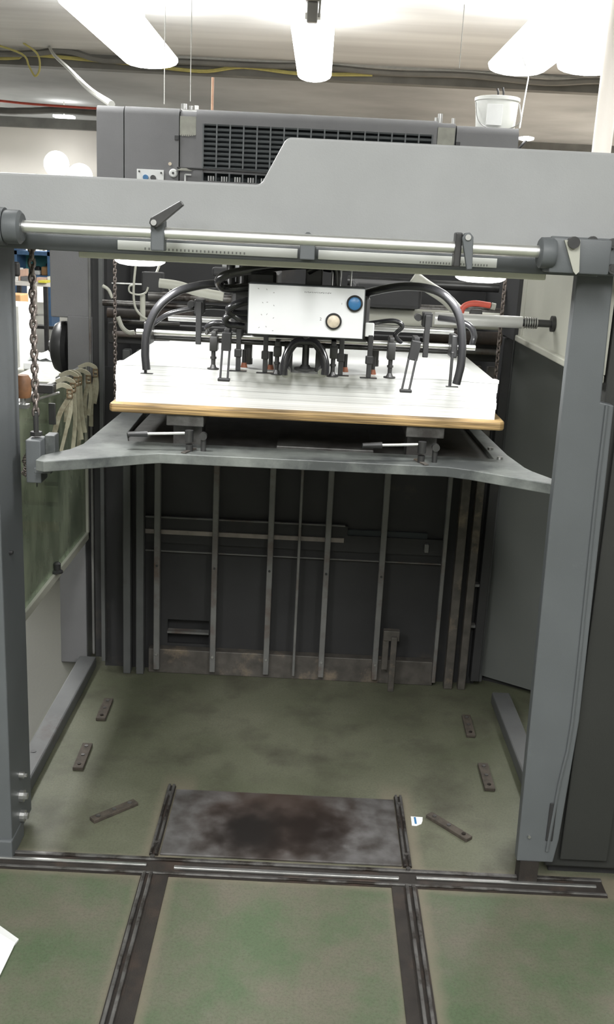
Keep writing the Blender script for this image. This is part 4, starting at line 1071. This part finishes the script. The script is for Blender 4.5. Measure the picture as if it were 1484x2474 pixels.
for i in range(nrow + 1):
    z = GZ0 + (GZ1 - GZ0) * i / nrow
    b = nb(); bx(b, GX0, GX1, YU + .002, YU + .016, z - .0035, z + .0035, rot=Matrix.Rotation(.35, 3, 'X')); obj('slat', b, 'slat', pu)
for i in range(18):
    x = GX0 + (GX1 - GX0) * i / 17
    b = nb(); bx(b, x - .003, x + .003, YU + .0, YU + .010, GZ0, GZ1); obj('divider', b, 'slat', pu)
for i in range(5):
    x = GX0 + .01 + i * .055
    for k in range(3):
        b = nb(); bx(b, x + .008 + k * .010, x + .014 + k * .010, YU + .035, YU + .05, 1.802, 1.822, .001); obj('terminal', b, 'white', pu)
for i in range(7):
    x = GX0 + i * .055
    b = nb(); bx(b, x - .003, x + .003, YU + .0, YU + .010, 1.80, 1.833); obj('divider', b, 'slat', pu)
# rod and bracket
b = nb(); cyl(b, (-0.60, YU - .015, 1.845), (-0.08, YU - .015, 1.840), .0035, 10); obj('rail_rod', b, 'black', pu, smooth=True)
p = at(445, 410, YU - .02)
b = nb(); prism(b, [(p.x - .03, p.z - .004), (p.x + .035, p.z - .004), (p.x + .01, p.z + .006), (p.x - .01, p.z + .006)], YU - .03, YU - .005, XZ); obj('bracket_top', b, 'label_beige', pu)
b = nb(); p = at(447, 440, YU - .02); bx(b, p.x - .003, p.x + .003, YU - .02, YU - .014, p.z - .03, p.z + .03); bx(b, p.x, p.x + .025, YU - .02, YU - .014, p.z + .027, p.z + .033); obj('wire_handle', b, 'white', pu)
p = at(418, 418, YU - .02)
b = nb(); lathe(b, (p.x, YU - .001, p.z), [(.017, 0), (.017, .012), (.013, .016)], 24, 'Y'); k_ = obj('knob', b, 'white', pu, smooth=True, label='white round knob')
b = nb(); cyl(b, (p.x, YU - .017, p.z), (p.x, YU - .019, p.z), .005, 10); obj('knob_screw', b, 'gunmetal', k_)
p = at(411, 396, YU); b = nb(); cyl(b, (p.x, YU, p.z), (p.x, YU - .005, p.z), .007, 12); obj('indicator', b, 'ivory', pu, smooth=True)
p0 = at(331, 408, YU); p1 = at(396, 445, YU)
b = nb(); bx(b, p0.x, p1.x, YU - .004, YU - .0005, p1.z - .01, p0.z, .001); sp = obj('switch_plate', b, 'white', pu, label='white switch plate')
for (px, py, m_) in ((353, 429, 'blue'), (371, 430, 'gunmetal')):
    p = at(px, py, YU); b = nb(); cyl(b, (p.x, YU - .004, p.z), (p.x, YU - .016, p.z), .011, 16); obj('switch', b, m_, sp, smooth=True)
for (px, py) in ((337, 414), (390, 418)):
    p = at(px, py, YU); b = nb(); cyl(b, (p.x, YU - .004, p.z), (p.x, YU - .007, p.z), .004, 10); obj('plate_screw', b, 'gunmetal', sp)
p = at(427, 333, YU); b = nb(); bx(b, p.x - .008, p.x + .008, YU - .004, YU + .001, p.z - .009, p.z + .009, .001); obj('latch', b, 'black', pu)
p = at(1106, 348, YU); b = nb(); bx(b, p.x - .008, p.x + .010, YU - .004, YU + .001, p.z - .008, p.z + .008, .001); obj('latch', b, 'black', pu)
# fittings on the top
p = at(455, 250, YU + .1)
b = nb(); bx(b, p.x - .04, p.x + .05, YU + .1, YU + .16, 2.068, 2.082, .003); cyl(b, (p.x - .02, YU + .12, 2.08), (p.x - .02, YU + .12, 2.105), .012, 12); cyl(b, (p.x + .01, YU + .12, 2.08), (p.x + .01, YU + .12, 2.098), .009, 12); bx(b, p.x + .025, p.x + .04, YU + .11, YU + .13, 2.08, 2.1); obj('top_fitting', b, 'steel', pu)
for (px, r) in ((1054, .006), (1064, .010), (1096, .007)):
    p = at(px, 285, YU + .08); b = nb(); cyl(b, (p.x, YU + .08, 2.06), (p.x, YU + .08, 2.11 if r > .008 else 2.095), r, 10); obj('stud', b, 'steel', pu, smooth=True)
# rest of the body below the covers
b = nb(); bx(b, -0.93, 0.78, YU + .03, YU + .9, 0, 1.15); obj('lower_body', b, 'back', pu)
# bright little lamp arm at its right end
t = thing('end_lamp', 'small bright lamp arm at the right end of the printing unit', 'lamp', (0.79, YU + .05, 2.0))
p = at(1272, 337, YU + .05)
b = nb(); lathe(b, (p.x, YU + .05, p.z - .004), [(.02, 0), (.031, .004), (.031, .012), (.012, .016)], 20); obj('lamp_head', b, 'lamp', t, smooth=True)
b = nb(); cyl(b, (0.784, YU + .05, p.z - .055), (p.x, YU + .05, p.z - .004), .006, 8); obj('arm', b, 'black', t, smooth=True)

# pail on the unit
pc = at(1197, 300, YU + .35)
ZP = 2.065
t = thing('plastic_pail', 'milky plastic pail with a white label on top of the printing unit', 'pail', (pc.x, YU + .35, ZP))
c = (pc.x, YU + .35, ZP)
b = nb(); lathe(b, c, [(.080, 0), (.083, .004), (.092, .135), (.098, .137), (.098, .15), (.093, .152), (.088, .150)], 32); obj('tub', b, 'pail', t, smooth=True)
b = nb(); bx(b, pc.x - .055, pc.x + .01, YU + .25, YU + .262, ZP + .03, ZP + .115, .001); obj('paper_label', b, 'white', t)
b = nb(); tube(b, [(pc.x - .095, YU + .34, ZP + .13), (pc.x - .09, YU + .262, ZP + .05), (pc.x - .04, YU + .255, ZP + .018), (pc.x + .04, YU + .255, ZP + .018), (pc.x + .09, YU + .262, ZP + .05), (pc.x + .095, YU + .34, ZP + .13)], .0025, 6); obj('wire_handle', b, 'steel', t, smooth=True)
b = nb()
for (x, l) in ((pc.x - .003, .05), (pc.x + .02, .055)): tube(b, [(x, YU + .35, ZP + .14), (x + .004, YU + .35, ZP + .17), (x - .002, YU + .35, ZP + .14 + l)], .0045, 8)
obj('tool_stems', b, 'black', t, smooth=True, label='two dark handles sticking out of the pail')
# orange post, string
p = at(513, 262, 4.6)
b = nb(); cyl(b, (p.x, 4.6, 2.07), (p.x, 4.6, at(513, 187, 4.6).z), .0055, 10); o = obj('orange_post', b, 'orange', None, smooth=True, origin=(p.x, 4.6, 2.07)); tag(o, 'thin orange post standing on the printing unit', 'post')
b = nb(); tube(b, [at(1256, 309, 4.5), at(1264, 260, 4.9), at(1277, 188, 5.4), at(1300, 60, 6.0), Vector((2.1, 6.6, 3.6))], .0035, 6); o = obj('hanging_string', b, 'white', None, smooth=True); tag(o, 'thin white string hanging from the ceiling beside the pail', 'string')

# ================================================================ CEILING LAMPS, CABLES
def batten(x, y, s, lab, w_=.30, L_=2.4):
    t = thing('ceiling_batten', lab, 'ceiling light', (x, y, 3.6), 'fluorescent battens hung in rows')
    b = nb(); bx(b, x - .06, x + .06, y - L_ / 2, y + L_ / 2, 3.19, 3.24, .005); obj('spine', b, 'pipe', t)
    prof = [(-w_ / 2, 3.16)]
    for i in range(9):
        a = PI + i / 8 * PI
        prof.append((w_ / 2 * math.cos(a), 3.12 + .07 * math.sin(a)))
    prof.append((w_ / 2, 3.16)); prof.append((w_ * .25, 3.19)); prof.append((-w_ * .25, 3.19))
    bm = nb(); prism(bm, [(x + u, v) for u, v in prof[0:1] + prof[2:-3] + prof[-3:]], y - L_ / 2, y + L_ / 2, XZ); obj('diffuser', bm, 'lamp', t, smooth=True, bevel=.02)
    for yy in (y - L_ * .35, y + L_ * .35):
        b = nb(); cyl(b, (x, yy, 3.24), (x, yy, 3.6), .006, 8); obj('hanger_rod', b, 'pipe', t)
labs = ['middle hanging batten seen end on above the beam', 'left hanging batten in the top left', 'left of the two side by side battens in the top right corner', 'batten added on the right to fill out the glare in the top right corner',
        'batten above the left of the printing unit', 'batten above the right of the printing unit', 'batten behind the viewer in the middle row', 'batten behind the viewer in the left row', 'batten behind the viewer in the right row',
        'added far batten beyond the left edge, lighting the far bay', 'added far batten beyond the right edge, lighting the far bay']
for (lx, ly, s), lab in zip(ROW_LAMPS, labs):
    batten(lx, ly, s, lab, w_=.34 if abs(s - .9) < .12 or s in (1.0, 1.5) else .52, L_=2.2 if ly == 9.4 else 2.5)  # wide diffusers and the doubled right batten build lens glare into the shapes
# dark bracket block above the middle batten
b = nb(); p = at(758, 40, 8.0); bx(b, -0.195, -0.085, 8.0, 8.1, 3.26, 3.6, .01); bx(b, -0.18, -0.10, 8.02, 8.08, 3.12, 3.26, .01); cyl(b, (-0.09, 8.0, 3.15), (-0.07, 8.0, 3.6), .008, 8); o = obj('junction_block', b, 'tray', None, origin=(-.14, 8.0, 3.6)); tag(o, 'grey suspension block over the middle batten', 'bracket')
# two lit far lamps at the left
for (px, py, lab, w_) in ((135, 396, 'upper left far lamp glowing by the cream wall', .34), (192, 426, 'lower right far lamp glowing by the cream wall', .34)):
    p = at(px, py, 20.6)
    t = thing('far_lamp', lab, 'lamp', (p.x, 20.6, p.z), 'glowing lamps before the far cream wall')
    b = nb(); lathe(b, (p.x, 21.0 - .25, p.z), [(.18, 0), (.23, .03), (.25, .08), (.25, .12), (.10, .24)], 24, 'Y'); obj('globe', b, 'far_glow', t, smooth=True)
    b = nb(); bx(b, p.x - .06, p.x + .06, 20.7, 21.195, p.z - .04, p.z + .04, .01); obj('wall_bracket', b, 'pipe', t)
p = at(155, 282, 18); t = thing('far_strip_light', 'small bright strip light under the far dark ceiling', 'ceiling light', (p.x, 18, 3.6))
b = nb(); bx(b, p.x - .17, p.x + .17, 17.9, 18.1, p.z - .02, p.z + .02, .01); obj('diffuser', b, 'lamp', t)
b = nb(); cyl(b, (p.x, 18, p.z), (p.x, 18, 3.6), .01, 6); obj('drop_rod', b, 'pipe', t)
def cable(name, pts, Y, r, m_, lab, cat='cable'):
    g = nb(); tube(g, [p if isinstance(p, Vector) else at(p[0], p[1], Y) for p in pts], r, 6, 5)
    tag(obj(name, g, m_, None, smooth=True), lab, cat)
cable('conduit', [Vector((-8.9, 12.9, 3.42)), (-60, 118), (120, 108), (250, 120), (450, 138), (700, 150), (900, 160), (1200, 178), (1560, 205), Vector((8.9, 12.9, 3.42))], 12.9, .030, 'pipe', 'pale conduit along the beam under the ceiling', 'conduit')
cable('yellow_cable', [Vector((-8.9, 12.95, 3.42)), (-60, 140), (60, 132), (190, 142), (330, 155), (420, 166), (500, 172), (590, 162), (730, 178), (900, 180)], 12.95, .022, 'yellow_cable', 'yellow cable sagging along the ceiling beam')
cable('black_cable', [Vector((-8.9, 12.8, 3.40)), (-40, 130), (150, 122), (250, 145), (420, 148), (640, 158), (760, 160), (940, 176), (1130, 182), (1320, 200), (1440, 196), (1560, 205), Vector((8.9, 12.8, 3.40))], 12.8, .035, 'tray', 'thick black cable bundle along the ceiling beam')
g = nb(); tube(g, [at(118, 112, 12.85), at(132, 134, 11.5), at(165, 165, 9.5), at(212, 212, 7.0), at(270, 252, 5.2)], .017, 8, 6)
tag(obj('diagonal_conduit', g, 'pipe', None, smooth=True), 'diagonal pale conduit running from the ceiling beam down to the printing unit', 'conduit')
cable('looped_wire', [Vector((-4.0, 12.5, 3.6)), (52, 130), (70, 160), (85, 184), (96, 165), (90, 130), Vector((-3.55, 12.5, 3.6))], 12.5, .012, 'yellow_cable', 'thin wire hanging in a loop at the top left')
cable('red_cable', [Vector((-8.9, 16, 3.5)), (-60, 238), (60, 250), (140, 256), (235, 262), (330, 265)], 16, .018, 'red', 'thin red cable under the far ceiling at the left')
cable('grey_cable', [Vector((-8.9, 16.5, 3.45)), (-60, 262), (60, 268), (140, 266), (250, 274), (330, 276)], 16.5, .05, 'tray', 'dark cable bundle below the red cable at the left')
for (px, y0_, y1_, Y, lab) in ((397, 165, 252, 9, 'left of the two thin wires over the printing unit'), (460, 30, 245, 9, 'right of the two thin wires over the printing unit'), (1110, 0, 165, 9.5, 'thin ceiling wire left of the bright corner lamp')):
    g = nb(); p = at(px, y1_, Y); cyl(g, (p.x, Y, p.z), (p.x, Y, 3.6), .004, 6); tag(obj('hanging_wire', g, 'tray', None, origin=(p.x, Y, 3.6)), lab, 'wire')

# ================================================================ BACKGROUND LEFT
p0 = at(30, 735, 6.0); p1 = at(47, 735, 6.0)
yb = p1.x / at(76, 735, 1.0).x
t = thing('paper_pallet', 'tall pallet stack of white paper seen beside the left post', 'paper stack', (-1.9, 6.3, 0))
b = nb(); bx(b, p0.x - .3, p1.x - .008, 5.99, yb, 0.12, p0.z - .01, .003); obj('wrapping', b, 'pipe', t, label='end of the stack with its shade put in as grey')  # grey block paints the shade on the near end of the stack
b = nb(); bx(b, p0.x - .3, p1.x, 6.0, yb, 0.12, p0.z, .003); obj('sheets', b, 'paper', t)
b = nb(); bx(b, p0.x - .3, p1.x, 6.0, yb, 0.0, 0.12); obj('pallet', b, 'wood', t)
t = thing('wrapped_pile', 'low pile of crumpled white wrapped sheets behind the handwheel', 'paper pile', (-1.35, 5.2, 0))
p = at(112, 870, 5.2)
for i, (z0_, z1_, dx, m_) in enumerate(((0.0, .12, 0, 'wood'), (.12, p.z - .16, .01, 'strap'), (p.z - .16, p.z - .04, -.02, 'label_beige'), (p.z - .04, p.z + .0, .02, 'paper'))):
    b = nb(); bx(b, p.x - .12 + dx, p.x + .35 + dx, 5.1, 5.45, z0_, z1_, .006, rot=Matrix.Rotation(.04 * (i - 1.5), 3, 'Z')); obj('wrapped_bundle' if i else 'pallet', b, m_, t)
g = nb(); NX = 12; gg = {}
random.seed(8)
for i in range(NX + 1):
    for j in range(6):
        gg[i, j] = g.verts.new((p.x - .08 + .4 * i / NX, 5.12 + .3 * j / 5, p.z + .004 + random.uniform(0, .045) * (0 < i < NX)))
for i in range(NX):
    for j in range(5): g.faces.new((gg[i, j], gg[i + 1, j], gg[i + 1, j + 1], gg[i, j + 1]))
o = obj('crumpled_sheet', g, 'paper', t, smooth=True); m_ = o.modifiers.new('thick', 'SOLIDIFY'); m_.thickness = .003
# second low wooden board stack, front left
p = at(75, 905, 4.4)
t = thing('board_stack', 'low stack of pale boards outside the guard near the chain', 'board stack', (p.x, 4.6, 0))
for k in range(7):
    b = nb(); z = p.z - .02 - k * .095; bx(b, p.x - .10 + (k % 2) * .012, p.x + .30, 4.35, 4.95, z - .075, z, .004); obj('board', b, 'strap' if k % 2 else 'label_beige', t)
# workbench
YW = 13.0
zt = at(80, 682, YW).z
xa = at(34, 682, YW).x; xb = at(124, 682, YW).x
t = thing('workbench', 'wooden topped workbench in the far left background', 'table', ((xa + xb) / 2, YW + .3, 0))
b = nb(); bx(b, xa - .6, xb + .4, YW, YW + .7, zt - .05, zt, .004); obj('bench_top', b, 'wall', t)
for px in (44, 108):
    x = at(px, 700, YW).x; b = nb(); bx(b, x - .025, x + .025, YW + .02, YW + .07, 0, zt - .05); obj('leg', b, 'black', t)
b = nb(); bx(b, xa, xb + .3, YW + .3, YW + .33, .25, .29); obj('stretcher', b, 'black', t)
def carton(px0, px1, py0, py1, m_, nm, lab, cat, Y=YW + .2):
    a = at(px0, py0, Y); c = at(px1, py1, Y)
    tag(obj(nm, bx(nb(), a.x, c.x, Y, Y + .25, zt, max(a.z, zt + .03), .005), m_, None, origin=((a.x + c.x) / 2, Y, zt)), lab, cat)
carton(36, 44, 648, 680, 'white', 'carton', 'white carton at the left end of the far workbench', 'box')
carton(44, 49, 652, 680, 'pink_box', 'binder', 'orange brown binder beside the white carton', 'binder')
carton(50, 57, 650, 668, 'pink_box', 'printed_box', 'pale printed box behind the grey crate', 'box', YW + .45)
carton(50, 68, 668, 680, 'unit', 'crate', 'grey crate on the far workbench left of the chain', 'crate')
carton(82, 112, 671, 684, 'pink_box', 'paper_tray', 'pinkish tray of papers right of the chain', 'tray')
carton(92, 112, 678, 684, 'yellow', 'yellow_folder', 'bright yellow folder lying on the far workbench', 'folder', YW - .06)
carton(114, 124, 668, 684, 'white', 'small_white_box', 'small white box at the right end of the far workbench', 'box')
# blue rack behind
YK = 16.0
t = thing('blue_rack', 'blue metal rack with a teal back in the far left', 'shelf', (at(102, 640, YK).x, YK, 0))
xa = at(80, 640, YK).x; xb = at(122, 640, YK).x
for (py, th) in ((608, .06), (666, .07)):
    z = at(100, py, YK).z; b = nb(); bx(b, xa - .3, xb, YK, YK + .5, z - th, z); obj('shelf_board', b, 'blue_rack', t)
b = nb(); bx(b, xa - .3, xb, YK + .48, YK + .5, at(100, 668, YK).z, at(100, 608, YK).z); obj('back_board', b, 'teal', t)
for x in (xa - .3, xb - .05):
    b = nb(); bx(b, x, x + .05, YK, YK + .5, 0, at(100, 600, YK).z); obj('upright', b, 'blue_rack', t)
def rack_item(px0, px1, py0, m_, nm, lab, cat, dy=.1):
    a = at(px0, py0, YK + dy); c = at(px1, 664, YK + dy); z = at(100, 666, YK).z
    tag(obj(nm, bx(nb(), a.x, c.x, YK + dy, YK + dy + (.24 if dy < .2 else .1), z, a.z, .02), m_, None, origin=((a.x + c.x) / 2, YK + .2, z)), lab, cat)
rack_item(99, 119, 644, 'card', 'cardboard_box', 'brown cardboard box on the blue rack', 'box')
rack_item(80, 96, 653, 'white', 'white_bundle', 'white bundle on the blue rack beside the brown box', 'bundle')
rack_item(84, 96, 643, 'black', 'dark_tin', 'dark tin behind the white bundle on the blue rack', 'tin', .36)
rack_item(110, 117, 636, 'black', 'dark_jar', 'dark jar standing behind the brown box', 'jar', .36)
# pale upright slab standing in for the strip beside the window
x = at(58, 640, 18).x
b = nb(); bx(b, x - .14, x + .14, 18, 18.3, 0, 2.1, .01); tag(obj('tall_slab', b, 'wall', None, origin=(x, 18.1, 0)), 'pale narrow locker standing before the bright far window', 'slab')
# dark chair back at far left
YC = 12.6
t = thing('office_chair', 'dark office chair partly hidden by the left post', 'chair', (at(36, 700, YC).x, YC, 0))
c = at(35, 650, YC); s = at(38, 722, YC)
b = nb(); bx(b, c.x - .35, c.x + .06, YC, YC + .06, at(35, 668, YC).z, at(35, 632, YC).z, .03, 3); obj('backrest', b, 'black', t)
b = nb(); bx(b, c.x - .35, c.x + .10, YC - .42, YC, .40, .48, .03, 3); obj('seat', b, 'black', t)
b = nb(); cyl(b, (c.x - .13, YC - .2, .05), (c.x - .13, YC - .2, .40), .03, 10); bx(b, c.x - .16, c.x - .10, YC - .02, YC + .02, .44, at(35, 660, YC).z); obj('stem', b, 'gunmetal', t)
for k in range(5):
    a = k * 2 * PI / 5; b = nb(); cyl(b, (c.x - .13, YC - .2, .06), (c.x - .13 + .28 * math.cos(a), YC - .2 + .28 * math.sin(a), .03), .02, 8); obj('leg', b, 'black', t)
# cardboard sheet stack under the bench
c = at(50, 712, 9.5)
b = nb(); bx(b, c.x - .5, c.x, 9.5, 9.75, 0, c.z, .01); tag(obj('cardboard_crate', b, 'card', None, origin=(c.x - .25, 9.6, 0)), 'brown crate behind the tall white paper pallet', 'crate')
